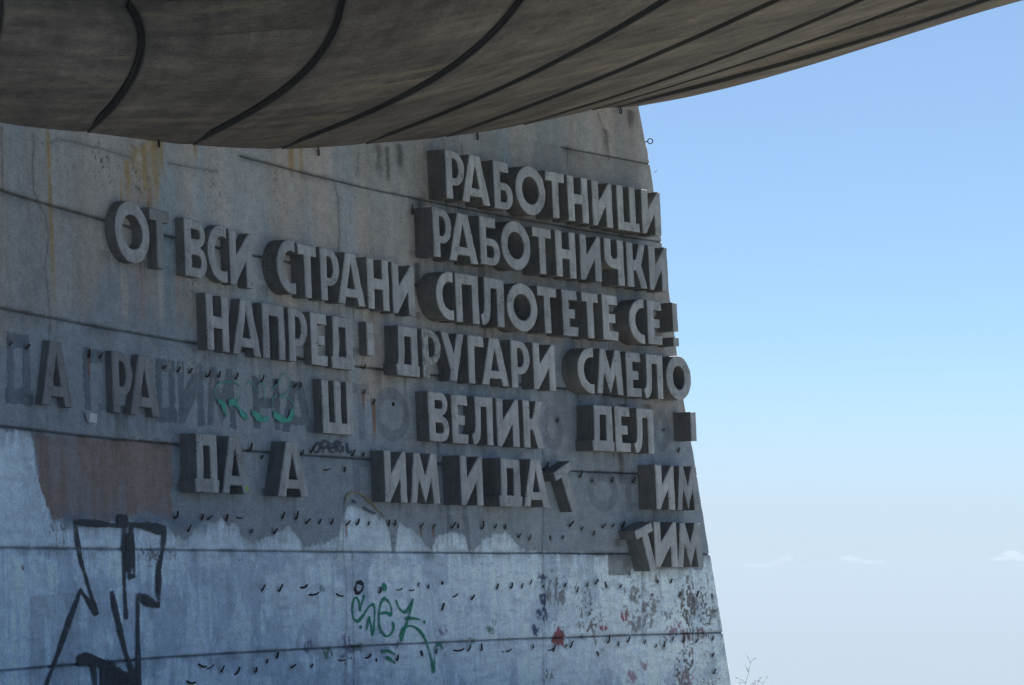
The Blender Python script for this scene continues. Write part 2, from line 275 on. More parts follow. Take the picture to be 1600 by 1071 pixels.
DISH = [
    (-1.01739, [(34.974, 6.266), (35.467, 6.533), (35.622, 6.617), (35.775, 6.721), (35.918, 6.842), (36.044, 6.977), (36.145, 7.125), (36.213, 7.282), (36.241, 7.446), (36.221, 7.614), (36.146, 7.784), (36.008, 7.953), (36.508, 8.303), (33.605, 9.153), (30.0, 9.953)]),
    (-0.97835, [(32.269, 6.376), (32.78, 6.653), (32.94, 6.741), (33.099, 6.849), (33.247, 6.974), (33.378, 7.114), (33.483, 7.268), (33.553, 7.43), (33.582, 7.601), (33.562, 7.775), (33.484, 7.951), (33.341, 8.126), (33.841, 8.476), (32.005, 9.326), (30.0, 10.126)]),
    (-0.92613, [(29.742, 6.486), (30.272, 6.773), (30.438, 6.864), (30.603, 6.976), (30.756, 7.105), (30.892, 7.251), (31.0, 7.41), (31.073, 7.578), (31.103, 7.755), (31.082, 7.935), (31.001, 8.118), (30.853, 8.299), (31.353, 8.649), (30.512, 9.499), (30.0, 10.299)]),
    (-0.85855, [(27.459, 6.596), (28.007, 6.893), (28.179, 6.987), (28.349, 7.103), (28.508, 7.237), (28.648, 7.387), (28.761, 7.552), (28.836, 7.727), (28.867, 7.909), (28.845, 8.096), (28.762, 8.285), (28.608, 8.472), (29.108, 8.822), (29.165, 9.672), (30.0, 10.472)]),
    (-0.77392, [(25.497, 6.706), (26.063, 7.013), (26.241, 7.11), (26.417, 7.23), (26.581, 7.369), (26.727, 7.524), (26.843, 7.694), (26.921, 7.875), (26.953, 8.063), (26.93, 8.256), (26.843, 8.451), (26.685, 8.646), (27.185, 8.996), (28.011, 9.846), (30.0, 10.646)]),
    (-0.67185, [(23.945, 6.816), (24.53, 7.133), (24.713, 7.233), (24.896, 7.357), (25.065, 7.5), (25.215, 7.661), (25.335, 7.836), (25.415, 8.023), (25.449, 8.217), (25.425, 8.417), (25.336, 8.618), (25.172, 8.819), (25.672, 9.169), (27.103, 10.019), (30.0, 10.819)]),
    (-0.51887, [(22.677, 7.173), (23.293, 7.507), (23.486, 7.612), (23.678, 7.742), (23.856, 7.893), (24.014, 8.062), (24.14, 8.247), (24.225, 8.443), (24.26, 8.648), (24.235, 8.858), (24.141, 9.07), (23.969, 9.281), (23.715, 9.591), (27.48, 10.466), (34.0, 11.65)]),
    (-0.38625, [(22.346, 7.561), (22.998, 7.816), (23.294, 7.932), (23.605, 8.054), (23.92, 8.185), (24.23, 8.332), (24.526, 8.498), (24.8, 8.688), (25.04, 8.907), (25.24, 9.16), (25.388, 9.451), (25.477, 9.785), (25.58, 10.172), (28.46, 10.718), (34.0, 11.65)]),
    (-0.27242, [(22.587, 7.939), (23.254, 8.152), (23.681, 8.289), (24.114, 8.429), (24.549, 8.577), (24.98, 8.739), (25.401, 8.919), (25.808, 9.123), (26.195, 9.357), (26.558, 9.625), (26.89, 9.932), (27.186, 10.285), (27.444, 10.591), (29.571, 10.967), (34.0, 11.65)]),
    (-0.1682, [(23.264, 8.388), (23.929, 8.606), (24.455, 8.779), (24.977, 8.962), (25.496, 9.156), (26.01, 9.362), (26.52, 9.578), (27.026, 9.806), (27.525, 10.045), (28.018, 10.295), (28.505, 10.557), (28.985, 10.831), (29.333, 11.029), (30.74, 11.24), (34.0, 11.65)]),
    (-0.07676, [(24.284, 8.856), (24.948, 9.077), (25.542, 9.273), (26.133, 9.48), (26.721, 9.694), (27.306, 9.917), (27.888, 10.147), (28.467, 10.385), (29.044, 10.629), (29.618, 10.878), (30.189, 11.134), (30.757, 11.395), (31.121, 11.561), (31.892, 11.645), (34.0, 11.895)]),
    (0.00086, [(25.548, 9.433), (26.221, 9.626), (26.86, 9.809), (27.496, 10.005), (28.128, 10.211), (28.756, 10.428), (29.381, 10.656), (30.002, 10.893), (30.62, 11.14), (31.234, 11.396), (31.844, 11.66), (32.451, 11.932), (32.816, 12.096), (32.993, 12.182), (34.0, 12.432)]),
    (0.0619, [(26.915, 9.997), (27.586, 10.198), (28.243, 10.396), (28.899, 10.599), (29.553, 10.807), (30.206, 11.021), (30.856, 11.24), (31.505, 11.464), (32.153, 11.694), (32.798, 11.929), (33.442, 12.17), (34.084, 12.416), (34.551, 12.595), (35.204, 12.845), (35.951, 13.132)]),
    (0.08112, [(27.428, 10.176), (28.107, 10.345), (28.851, 10.531), (29.592, 10.724), (30.331, 10.927), (31.067, 11.137), (31.801, 11.356), (32.532, 11.582), (33.261, 11.818), (33.988, 12.061), (34.712, 12.313), (35.433, 12.573), (35.904, 12.742), (36.562, 12.98), (37.315, 13.251)]),
    (0.09785, [(27.919, 10.332), (28.605, 10.47), (29.387, 10.626), (30.161, 10.811), (30.928, 11.021), (31.689, 11.25), (32.447, 11.492), (33.203, 11.742), (33.957, 11.994), (34.713, 12.244), (35.471, 12.485), (36.233, 12.712), (36.712, 12.855), (37.383, 13.055), (38.149, 13.284)]),
]
GREEN_E = 0.255
DEPTH = 0.115
CLOUD_DENS = 0.0019
HAZE = 1.3e-4

EDGE_Z = [e[1] for e in EDGE][::-1]
EDGE_S = [e[0] for e in EDGE][::-1]
EDGE_Z = [-2.2] + EDGE_Z
EDGE_S = [EDGE_S[0] + 0.25] + EDGE_S


# ------------------------------------------------------------ helpers
def tag(o, label=None, cat=None, group=None, kind=None):
    if label: o["label"] = label
    if cat: o["category"] = cat
    if group: o["group"] = group
    if kind: o["kind"] = kind
    return o


def link(name, me, mat=None, parent=None, loc=None):
    o = bpy.data.objects.new(name, me)
    COL.objects.link(o)
    if mat and me is not None:
        me.materials.append(mat)
    if loc is not None:
        o.location = loc
    if parent is not None:
        o.parent = parent
    return o


def mesh_from(verts, faces, smooth=False):
    me = bpy.data.meshes.new("m")
    me.from_pydata([tuple(v) for v in verts], [], faces)
    me.update()
    if smooth:
        me.polygons.foreach_set("use_smooth", [True] * len(me.polygons))
    return me


def fast_mesh(co, quads, smooth=True):
    me = bpy.data.meshes.new("m")
    co = np.ascontiguousarray(co, np.float32)
    quads = np.ascontiguousarray(quads, np.int32)
    me.vertices.add(len(co))
    me.vertices.foreach_set("co", co.ravel())
    n = len(quads)
    me.loops.add(n * 4)
    me.loops.foreach_set("vertex_index", quads.ravel())
    me.polygons.add(n)
    me.polygons.foreach_set("loop_start", np.arange(0, n * 4, 4, dtype=np.int32))
    me.polygons.foreach_set("use_smooth", np.full(n, smooth, dtype=bool))
    me.update(calc_edges=True)
    return me


def grid_quads(nu, nv, base=0):
    i = np.arange(nu - 1)[:, None]
    j = np.arange(nv - 1)[None, :]
    a = i * nv + j + base
    return np.stack([a, a + nv, a + nv + 1, a + 1], -1).reshape(-1, 4)


def tube(bm, pts, rad, n=6, rad_end=None):
    pts = [Vector(p) for p in pts]
    rings = []
    up = Vector((0.31, 0.22, 0.93))
    for k, p in enumerate(pts):
        d = (pts[min(k + 1, len(pts) - 1)] - pts[max(k - 1, 0)]).normalized()
        x = d.cross(up)
        if x.length < 1e-4: x = d.cross(Vector((1, 0, 0)))
        x.normalize()
        y = d.cross(x)
        r = rad if rad_end is None else rad + (rad_end - rad) * k / (len(pts) - 1)
        rings.append([bm.verts.new(p + x * (r * math.cos(2 * math.pi * q / n)) + y * (r * math.sin(2 * math.pi * q / n))) for q in range(n)])
    for a, b in zip(rings, rings[1:]):
        for q in range(n):
            f = bm.faces.new((a[q], a[(q + 1) % n], b[(q + 1) % n], b[q]))
            f.smooth = True
    bm.faces.new(rings[0][::-1])
    bm.faces.new(rings[-1])


def bm_mesh(bm):
    bmesh.ops.recalc_face_normals(bm, faces=bm.faces)
    me = bpy.data.meshes.new("m")
    bm.to_mesh(me)
    bm.free()
    return me


def vnoise(s, z, fs, fz, seed=0):
    x = s * fs + seed * 17.31
    y = z * fz + seed * 9.77
    rng = np.random.RandomState(seed + 11)
    tab = rng.rand(256, 256).astype(np.float32)
    xi = np.floor(x).astype(np.int64)
    yi = np.floor(y).astype(np.int64)
    fx = x - xi
    fy = y - yi
    fx = fx * fx * (3 - 2 * fx)
    fy = fy * fy * (3 - 2 * fy)
    g = lambda a, b: tab[a & 255, b & 255]
    return ((g(xi, yi) * (1 - fx) + g(xi + 1, yi) * fx) * (1 - fy) + (g(xi, yi + 1) * (1 - fx) + g(xi + 1, yi + 1) * fx) * fy)


def fbm(s, z, fs, fz, seed=0, octs=4):
    v = 0
    a = 0.5
    t = 0
    for o in range(octs):
        v = v + a * vnoise(s, z, fs * 2 ** o, fz * 2 ** o, seed + o * 3)
        t += a
        a *= 0.55
    return v / t


def sstep(a, b, x):
    t = np.clip((x - a) / (b - a), 0, 1)
    return t * t * (3 - 2 * t)


# ------------------------------------------------------------ materials
def new_mat(name, rough=0.9):
    m = bpy.data.materials.new(name)
    m.use_nodes = True
    nt = m.node_tree
    p = nt.nodes["Principled BSDF"]
    p.inputs["Roughness"].default_value = rough
    p.inputs["Specular IOR Level"].default_value = 0.25
    return m, nt, p


def N(nt, t, **kw):
    n = nt.nodes.new(t)
    for k, v in kw.items():
        setattr(n, k, v)
    return n


def noise(nt, vec, scale, detail=4, rough=0.6, dims='3D'):
    n = N(nt, "ShaderNodeTexNoise", noise_dimensions=dims)
    n.inputs["Scale"].default_value = scale
    n.inputs["Detail"].default_value = detail
    n.inputs["Roughness"].default_value = rough
    if vec is not None:
        nt.links.new(vec, n.inputs["Vector"])
    return n.outputs["Fac"]


def ramp(nt, fac, stops):
    r = N(nt, "ShaderNodeValToRGB")
    el = r.color_ramp.elements
    while len(el) < len(stops):
        el.new(0.5)
    for e, (p, c) in zip(el, stops):
        e.position = p
        e.color = (*c, 1) if len(c) == 3 else c
    nt.links.new(fac, r.inputs[0])
    return r.outputs[0]


def mixc(nt, fac, a, b, mode='MIX'):
    m = N(nt, "ShaderNodeMix", data_type='RGBA', blend_type=mode)
    for sock, v in ((m.inputs[0], fac), (m.inputs[6], a), (m.inputs[7], b)):
        if isinstance(v, (int, float)):
            sock.default_value = v
        elif isinstance(v, tuple):
            sock.default_value = (*v, 1)
        else:
            nt.links.new(v, sock)
    return m.outputs[2]


def mapping(nt, vec, scale, loc=(0, 0, 0)):
    m = N(nt, "ShaderNodeMapping")
    m.inputs["Scale"].default_value = scale
    m.inputs["Location"].default_value = loc
    nt.links.new(vec, m.inputs["Vector"])
    return m.outputs[0]


def bump(nt, p, h, strength, dist):
    b = N(nt, "ShaderNodeBump")
    b.inputs["Strength"].default_value = strength
    b.inputs["Distance"].default_value = dist
    nt.links.new(h, b.inputs["Height"])
    nt.links.new(b.outputs[0], p.inputs["Normal"])


def mul(nt, a, b, op='MULTIPLY'):
    m = N(nt, "ShaderNodeMath", operation=op)
    for s_, v in zip(m.inputs, (a, b)):
        if isinstance(v, (int, float)):
            s_.default_value = v
        else:
            nt.links.new(v, s_)
    return m.outputs[0]


def mat_wall():
    m, nt, p = new_mat("painted_concrete", 0.88)
    at = N(nt, "ShaderNodeAttribute", attribute_name="paint")
    uv = N(nt, "ShaderNodeAttribute", attribute_name="wuv").outputs["Vector"]
    f1 = noise(nt, uv, 26, 5, 0.65)
    f2 = noise(nt, mapping(nt, uv, (30, 3, 1)), 1.0, 4, 0.6)
    f3 = noise(nt, uv, 5.5, 6, 0.72)
    f4 = noise(nt, mapping(nt, uv, (38, 30, 1)), 1.0, 3, 0.6)
    g = ramp(nt, f1, [(0.28, (0.78, 0.78, 0.78)), (0.72, (1.25, 1.25, 1.25))])
    g = mixc(nt, 1.0, g, ramp(nt, f3, [(0.32, (0.82, 0.82, 0.82)), (0.68, (1.16, 1.16, 1.16))]), 'MULTIPLY')
    g = mixc(nt, 1.0, g, ramp(nt, f4, [(0.30, (0.62, 0.62, 0.62)), (0.40, (1, 1, 1))]), 'MULTIPLY')
    g2 = ramp(nt, f2, [(0.25, (0.90, 0.90, 0.91)), (0.75, (1.09, 1.08, 1.08))])
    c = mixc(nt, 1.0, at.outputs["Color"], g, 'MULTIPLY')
    c = mixc(nt, 1.0, c, g2, 'MULTIPLY')
    nt.links.new(c, p.inputs["Base Color"])
    bump(nt, p, f1, 0.35, 0.01)
    return m


def mat_letter(name, flaky=0.0, LET_A=(0.32, 0.33, 0.34), LET_B=(0.53, 0.545, 0.56)):
    m, nt, p = new_mat(name, 0.9)
    tc = N(nt, "ShaderNodeTexCoord").outputs["Object"]
    oi = N(nt, "ShaderNodeObjectInfo")
    off = N(nt, "ShaderNodeVectorMath", operation='ADD')
    sc = N(nt, "ShaderNodeVectorMath", operation='SCALE')
    nt.links.new(oi.outputs["Location"], sc.inputs[0])
    sc.inputs["Scale"].default_value = 1.0
    nt.links.new(tc, off.inputs[0])
    nt.links.new(sc.outputs[0], off.inputs[1])
    v = off.outputs[0]
    a = noise(nt, v, 3.4, 6, 0.68)
    b = noise(nt, v, 28, 4, 0.7)
    st = noise(nt, mapping(nt, v, (9, 9, 0.8)), 1.0, 3, 0.6)
    c = ramp(nt, a, [(0.25, LET_A), (0.75, LET_B)])
    c = mixc(nt, 1.0, c, ramp(nt, b, [(0.2, (0.80, 0.80, 0.80)), (0.8, (1.17, 1.17, 1.16))]), 'MULTIPLY')
    c = mixc(nt, 1.0, c, ramp(nt, st, [(0.3, (0.78, 0.78, 0.77)), (0.7, (1.10, 1.10, 1.11))]), 'MULTIPLY')
    r = ramp(nt, oi.outputs["Random"], [(0.0, (0.84, 0.85, 0.87)), (1.0, (1.13, 1.12, 1.10))])
    c = mixc(nt, 1.0, c, r, 'MULTIPLY')
    # pock marks and dark specks
    sp = noise(nt, v, 60, 2, 0.5)
    gate = noise(nt, v, 3.3, 3, 0.6)
    spm = ramp(nt, mul(nt, sp, ramp(nt, gate, [(0.45, (0, 0, 0)), (0.62, (1, 1, 1))])), [(0.545, (0, 0, 0)), (0.60, (1, 1, 1))])
    c = mixc(nt, spm, c, (0.09, 0.088, 0.085))
    if flaky:
        fl = noise(nt, mapping(nt, v, (1, 1, 0.6)), 13, 5, 0.7)
        c = mixc(nt, ramp(nt, fl, [(0.44, (0, 0, 0)), (0.56, (flaky, flaky, flaky))]), c, (0.17, 0.19, 0.17))
        c = mixc(nt, ramp(nt, fl, [(0.27, (flaky, flaky, flaky)), (0.36, (0, 0, 0))]), c, (0.46, 0.50, 0.50))
    nt.links.new(c, p.inputs["Base Color"])
    bump(nt, p, b, 0.45, 0.012)
    return m


def mat_dish():
    m, nt, p = new_mat("weathered_shell_concrete", 0.9)
    uv = N(nt, "ShaderNodeAttribute", attribute_name="duv").outputs["Vector"]
    w = N(nt, "ShaderNodeAttribute", attribute_name="bay")
    sep = N(nt, "ShaderNodeSeparateColor")
    nt.links.new(w.outputs["Color"], sep.inputs[0])
    a = noise(nt, mapping(nt, uv, (0.45, 1.15, 1)), 1.0, 8, 0.7)
    b = noise(nt, mapping(nt, uv, (2.6, 4.2, 1)), 1.0, 7, 0.74)
    d = noise(nt, mapping(nt, uv, (0.8, 1.3, 1)), 1.0, 7, 0.68)
    f = noise(nt, mapping(nt, uv, (22, 20, 1)), 1.0, 4, 0.75)
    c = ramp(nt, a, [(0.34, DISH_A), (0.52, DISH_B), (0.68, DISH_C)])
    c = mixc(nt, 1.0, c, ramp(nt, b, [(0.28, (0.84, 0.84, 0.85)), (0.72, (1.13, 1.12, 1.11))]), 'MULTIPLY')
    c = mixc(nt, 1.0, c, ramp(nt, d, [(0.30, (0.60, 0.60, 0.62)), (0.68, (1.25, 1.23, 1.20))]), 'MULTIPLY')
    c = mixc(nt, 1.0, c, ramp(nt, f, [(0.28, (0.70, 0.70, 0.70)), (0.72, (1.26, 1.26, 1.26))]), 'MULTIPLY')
    h1 = noise(nt, mapping(nt, uv, (2.4, 3.4, 1), (0, 4, 0)), 1.0, 6, 0.74)
    c = mixc(nt, 1.0, c, ramp(nt, h1, [(0.30, (0.72, 0.72, 0.73)), (0.66, (1.16, 1.15, 1.14))]), 'MULTIPLY')
    # boards ran out from the wall: faint stripes along the ribs, each with its own tone, and dark weeping stains
    bs = noise(nt, mapping(nt, uv, (4.5, 0.35, 1), (1, 9, 0)), 1.0, 3, 0.5)
    c = mixc(nt, 1.0, c, ramp(nt, bs, [(0.36, (0.90, 0.90, 0.90)), (0.64, (1.08, 1.08, 1.07))]), 'MULTIPLY')
    ws = noise(nt, mapping(nt, uv, (0.9, 1.1, 1), (7, 1, 0)), 1.0, 7, 0.75)
    c = mixc(nt, ramp(nt, ws, [(0.56, (0, 0, 0)), (0.66, (0.55, 0.55, 0.55))]), c, (0.06, 0.055, 0.05))
    c = mixc(nt, ramp(nt, ws, [(0.30, (0.35, 0.35, 0.35)), (0.38, (0, 0, 0))]), c, (0.25, 0.235, 0.215))
    # yellow lime runs along the formwork boards
    yr = noise(nt, mapping(nt, uv, (0.13, 3.4, 1), (3.1, 7.7, 0)), 1.0, 5, 0.6)
    yg = noise(nt, uv, 0.42, 2, 0.5)
    ym = mul(nt, ramp(nt, yr, [(0.52, (0, 0, 0)), (0.66, (1, 1, 1))]), ramp(nt, yg, [(0.46, (0, 0, 0)), (0.64, (0.6, 0.6, 0.6))]))
    c = mixc(nt, ym, c, DISH_Y)
    # darker tone beside each joint, and board marks
    sn = noise(nt, mapping(nt, uv, (3, 1.3, 1)), 1.0, 4, 0.6)
    so = mul(nt, sep.outputs[0], ramp(nt, sn, [(0.2, (0.62, 0.62, 0.62)), (0.6, (1, 1, 1))]))
    c = mixc(nt, so, c, (0.056, 0.053, 0.052))
    c = mixc(nt, mul(nt, sep.outputs[1], 0.75), c, (0.07, 0.065, 0.06))
    # formwork board lines across the bays
    sv = N(nt, "ShaderNodeSeparateXYZ")
    nt.links.new(uv, sv.inputs[0])
    wob = noise(nt, mapping(nt, uv, (0.5, 0.5, 1)), 1.0, 2, 0.5)
    vv = mul(nt, mul(nt, sv.outputs[1], 1.0), mul(nt, wob, 0.12), 'ADD')
    fr = mul(nt, mul(nt, vv, 0.62), 1.0, 'MODULO')
    ln = ramp(nt, fr, [(0.0, (1, 1, 1)), (0.012, (1, 1, 1)), (0.02, (0, 0, 0))])
    lg = ramp(nt, noise(nt, mapping(nt, uv, (0.7, 0.9, 1), (5, 2, 0)), 1.0, 3, 0.6), [(0.42, (0, 0, 0)), (0.6, (0.75, 0.75, 0.75))])
    c = mixc(nt, mul(nt, ln, lg), c, (0.06, 0.055, 0.05))
    # dark pits
    pk = noise(nt, mapping(nt, uv, (9, 16, 1)), 1.0, 2, 0.5)
    pm = ramp(nt, pk, [(0.675, (0, 0, 0)), (0.71, (0.85, 0.85, 0.85))])
    c = mixc(nt, pm, c, (0.05, 0.046, 0.042))
    nt.links.new(c, p.inputs["Base Color"])
    bump(nt, p, f, 0.4, 0.015)
    return m


def mat_flat(name, col, rough=0.8, var=0.15, scale=30.0):
    m, nt, p = new_mat(name, rough)
    tc = N(nt, "ShaderNodeTexCoord").outputs["Object"]
    f = noise(nt, tc, scale, 4, 0.65)
    lo, hi = tuple(x * (1 - var) for x in col), tuple(x * (1 + var) for x in col)
    nt.links.new(ramp(nt, f, [(0.3, lo), (0.7, hi)]), p.inputs["Base Color"])
    return m


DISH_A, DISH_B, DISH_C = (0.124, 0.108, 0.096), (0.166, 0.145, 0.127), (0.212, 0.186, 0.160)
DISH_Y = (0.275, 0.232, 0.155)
def mat_spray(name, col):
    """Sprayed paint: solid in the middle of the stroke, breaking up into speckle at its edges and over rough concrete."""
    m, nt, p = new_mat(name, 0.7)
    uv = N(nt, "ShaderNodeTexCoord").outputs["Object"]
    ed = N(nt, "ShaderNodeAttribute", attribute_name="edge").outputs["Fac"]
    f = noise(nt, uv, 45, 3, 0.7)
    g = noise(nt, uv, 5, 4, 0.65)
    nt.links.new(ramp(nt, g, [(0.3, tuple(x * .75 for x in col)), (0.7, tuple(min(1, x * 1.35) for x in col))]), p.inputs["Base Color"])
    a = mul(nt, mul(nt, mul(nt, f, 0.9), 0.45, 'ADD'), ed, 'SUBTRACT')
    a = ramp(nt, a, [(0.0, (0, 0, 0)), (0.16, (0.95, 0.95, 0.95))])
    a = mul(nt, a, ramp(nt, g, [(0.30, (0.45, 0.45, 0.45)), (0.45, (1, 1, 1))]))
    nt.links.new(a, p.inputs["Alpha"])
    return m


M_WALL = mat_wall()
M_LET = mat_letter("letter_concrete")
M_FLAKY = mat_letter("letter_concrete_flaking", 0.85)
M_WORN = mat_letter("letter_concrete_worn", 0.22)
M_DULL = mat_letter("letter_concrete_bare_face", 0.0, (0.25, 0.255, 0.265), (0.34, 0.35, 0.36))
M_CAST = mat_letter("cast_concrete_sides", 0.0, (0.165, 0.163, 0.16), (0.245, 0.24, 0.235))  # darker tone for the letters' sides, undersides and backs
M_DISH = mat_dish()
M_TAR = mat_flat("tar_joint", (0.05, 0.048, 0.047), 0.75, 0.3, 8)
M_IRON = mat_flat("rusty_iron", (0.05, 0.034, 0.027), 0.8, 0.4, 60)
M_ROOF = mat_flat("roof_concrete", (0.28, 0.26, 0.24), 0.9, 0.15, 1.5)

# ------------------------------------------------------------ ground: one sheet from the hilltop to the plain
def ground_z(x, y):
    d = np.hypot(x + 8, y - 22)
    k = np.maximum(d - 20, 0)
    z = -0.021 * k ** 1.5 - 0.033 * np.clip(y - 20, 0, 60)
    z = np.where(d > 300, -0.021 * 280 ** 1.5 - 0.3 * (d - 300) - 0.033 * np.clip(y - 20, 0, 60), z)
    und = (vnoise(x, y, 0.05, 0.05, 3) - 0.5) * np.clip((d - 34) / 60, 0, 1) * 4
    return np.maximum(z + und, -1000.0)


rad = np.concatenate([np.linspace(0.01, 60, 50), np.geomspace(63, 60000, 70)])
ang = np.linspace(0, 2 * math.pi, 145)
rr, aa = np.meshgrid(rad, ang, indexing='ij')
gx, gy = rr * np.cos(aa) - 8, rr * np.sin(aa) + 22
gco = np.stack([gx, gy, ground_z(gx, gy)], -1).reshape(-1, 3)
gme = fast_mesh(gco, grid_quads(len(rad), len(ang)))
m, nt, p = new_mat("dry_hill_grass", 0.95)
tc = N(nt, "ShaderNodeTexCoord").outputs["Object"]
g1 = noise(nt, tc, 0.25, 6, 0.6)
g2 = noise(nt, tc, 6, 5, 0.7)
gc = ramp(nt, g1, [(0.35, (0.13, 0.135, 0.095)), (0.55, (0.20, 0.197, 0.175)), (0.7, (0.27, 0.268, 0.26))])
gc = mixc(nt, 1.0, gc, ramp(nt, g2, [(0.3, (0.7, 0.7, 0.7)), (0.7, (1.2, 1.2, 1.2))]), 'MULTIPLY')
nt.links.new(gc, p.inputs["Base Color"])
bump(nt, p, g2, 0.6, 0.1)
tag(link("ground", gme, m), kind="structure")

# ------------------------------------------------------------ glyphs (metres, width w, height h)
def arc(cx, cy, rx, ry, a0, a1, n=12):
    return [(cx + rx * math.cos(R_(a0 + (a1 - a0) * k / n)), cy + ry * math.sin(R_(a0 + (a1 - a0) * k / n))) for k in range(n + 1)]


def glyph(ch, w, h, s=0.192, b=0.168):
    if ch == 'Р':
        y0 = 0.29 * h; ry = (h - y0) / 2; rx = min(ry, 0.62 * w); cy = y0 + ry
        out = [(0, 0), (s, 0), (s, y0)] + arc(w - rx, cy, rx, ry, -90, 90) + [(0, h)]
        rx2, ry2 = max(rx - s * 0.95, 0.05), ry - b * 0.75
        return [out, [(s, cy - ry2)] + arc(w - rx, cy, rx2, ry2, -90, 90) + [(s, cy + ry2)]]
    if ch == 'А':
        return [[(0, 0), (.25 * w, 0), (.29 * w, .145 * h), (.71 * w, .145 * h), (.755 * w, 0), (w, 0), (.68 * w, h), (.32 * w, h)],
                [(.35 * w, .31 * h), (.64 * w, .31 * h), (.5 * w, .80 * h)]]
    if ch == 'Б':
        y1 = .56 * h; ry = y1 / 2; rx = min(ry, .55 * w)
        out = [(0, 0)] + arc(w - rx, ry, rx, ry, -90, 90) + [(s, y1), (s, .79 * h), (.81 * w, .79 * h), (.79 * w, h), (0, h)]
        return [out, [(s, ry - (ry - b * .78))] + arc(w - rx, ry, max(rx - s * .93, .05), ry - b * .78, -90, 90) + [(s, ry + (ry - b * .78))]]
    if ch == 'О':
        return [arc(w / 2, h / 2, w / 2, h / 2, 0, 360, 40)[:-1], arc(w / 2, h / 2, w / 2 - s * 1.02, h / 2 - s, 0, 360, 40)[:-1]]
    if ch == 'С':
        rx = h * .52; t = s
        k = math.degrees(math.acos(max(-1, min(1, (w - rx) / rx))))
        k2 = math.degrees(math.acos(max(-1, min(1, (w - rx) / (rx - t)))))
        return [arc(rx, h / 2, rx, h / 2, k, 360 - k, 24) + arc(rx, h / 2, rx - t, h / 2 - b * 1.02, 360 - k2, k2, 24)]
    if ch == 'Т':
        c = w / 2
        return [[(c - s / 2, 0), (c + s / 2, 0), (c + s / 2, h - b), (w, h - b), (w, h), (0, h), (.0, h - b), (c - s / 2, h - b)]]
    if ch == 'Н':
        return [[(0, 0), (s, 0), (s, .40 * h), (w - s, .40 * h), (w - s, 0), (w, 0), (w, h), (w - s, h), (w - s, .61 * h), (s, .61 * h), (s, h), (0, h)]]
    if ch == 'И':
        return [[(0, 0), (.21 * w, 0), (w - s, .47 * h), (w - s, 0), (w, 0), (w, h), (.86 * w, h), (s, .555 * h), (s, h), (0, h)]]
    if ch == 'Ц':
        wb = .85 * w; s2 = s * .95
        return [[(0, 0), (w, 0), (w, .2 * h), (wb, .19 * h), (wb, h), (wb - s2, h), (wb - s2, .19 * h), (s2, .19 * h), (s2, h), (0, h)]]
    if ch == 'Ч':
        rx = w - s
        return [[(w - s, 0), (w, 0), (w, h), (w - s, h), (w - s, .68 * h)] + arc((s + w - s) / 2, .66 * h, (w - 2 * s) / 2, .09 * h, 0, -180, 8)[1:] + [(s, h), (0, h), (0, .62 * h)] + arc(.55 * w, .60 * h, .55 * w, .245 * h, 182, 262, 8) + [(w - s, .35 * h)]]
    if ch == 'К':
        return [[(0, 0), (s, 0), (s, .38 * h), (.46 * w, .38 * h), (.69 * w, 0), (w, 0), (.73 * w, .51 * h), (.97 * w, h), (.66 * w, h), (.45 * w, .62 * h), (s, .62 * h), (s, h), (0, h)]]
    if ch == 'П':
        return [[(0, 0), (s, 0), (s, h - b * 1.05), (w - s, h - b * 1.05), (w - s, 0), (w, 0), (w, h), (0, h)]]
    if ch == 'Л':
        return [[(.07 * w, 0), (.17 * w, 0), (.27 * w, .04 * h), (.35 * w, .12 * h), (.39 * w, .24 * h), (.42 * w, .42 * h), (.44 * w, .79 * h), (.70 * w, .79 * h), (.69 * w, 0), (.97 * w, 0), (w, h), (.17 * w, h), (.17 * w, .5 * h), (.14 * w, .31 * h), (.10 * w, .24 * h), (0, .2 * h)]]
    if ch == 'Е':
        return [[(0, 0), (.96 * w, 0), (w, .2 * h), (s, .2 * h), (s, .385 * h), (.82 * w, .385 * h), (.82 * w, .585 * h), (s, .585 * h), (s, .79 * h), (w, .79 * h), (.95 * w, h), (0, h)]]
    if ch == 'В':
        ym = .53 * h; r1 = ym / 2; r2 = (h - ym) / 2; rx1 = min(r1, .5 * w); rx2 = min(r2 * 1.05, .5 * w); w2 = .96 * w
        out = [(0, 0)] + arc(w - rx1, r1, rx1, r1, -90, 78, 10) + arc(w2 - rx2, ym + r2, rx2, r2, -78, 90, 10) + [(0, h)]
        i1 = [(s, b * .95)] + arc(w - rx1, r1 + .01, max(rx1 - s * .9, .06), r1 - b * .78, -90, 90, 8) + [(s, ym - b * .5)]
        i2 = [(s, ym + b * .42)] + arc(w2 - rx2, ym + r2 - .01, max(rx2 - s * .9, .06), r2 - b * .74, -90, 90, 8) + [(s, h - b * .85)]
        i1[0] = (s, i1[1][1]); i1[-1] = (s, i1[-2][1]); i2[0] = (s, i2[1][1]); i2[-1] = (s, i2[-2][1])
        return [out, i1, i2]
    if ch == 'Д':
        return [[(.03 * w, 0), (.97 * w, 0), (w, .22 * h), (.93 * w, .22 * h), (.93 * w, h), (.12 * w, h), (.105 * w, .4 * h), (.07 * w, .23 * h), (0, .22 * h)],
                [(.33 * w, .235 * h), (.64 * w, .235 * h), (.655 * w, .80 * h), (.375 * w, .80 * h), (.37 * w, .45 * h)]]
    if ch == 'У':
        return [[(.32 * w, 0), (.63 * w, 0), (w, h), (.70 * w, h), (.545 * w, .56 * h), (.30 * w, h), (0, h), (.39 * w, .22 * h)]]
    if ch == 'Г':
        return [[(0, 0), (s, 0), (s, .78 * h), (w, .78 * h), (.97 * w, h), (0, h)]]
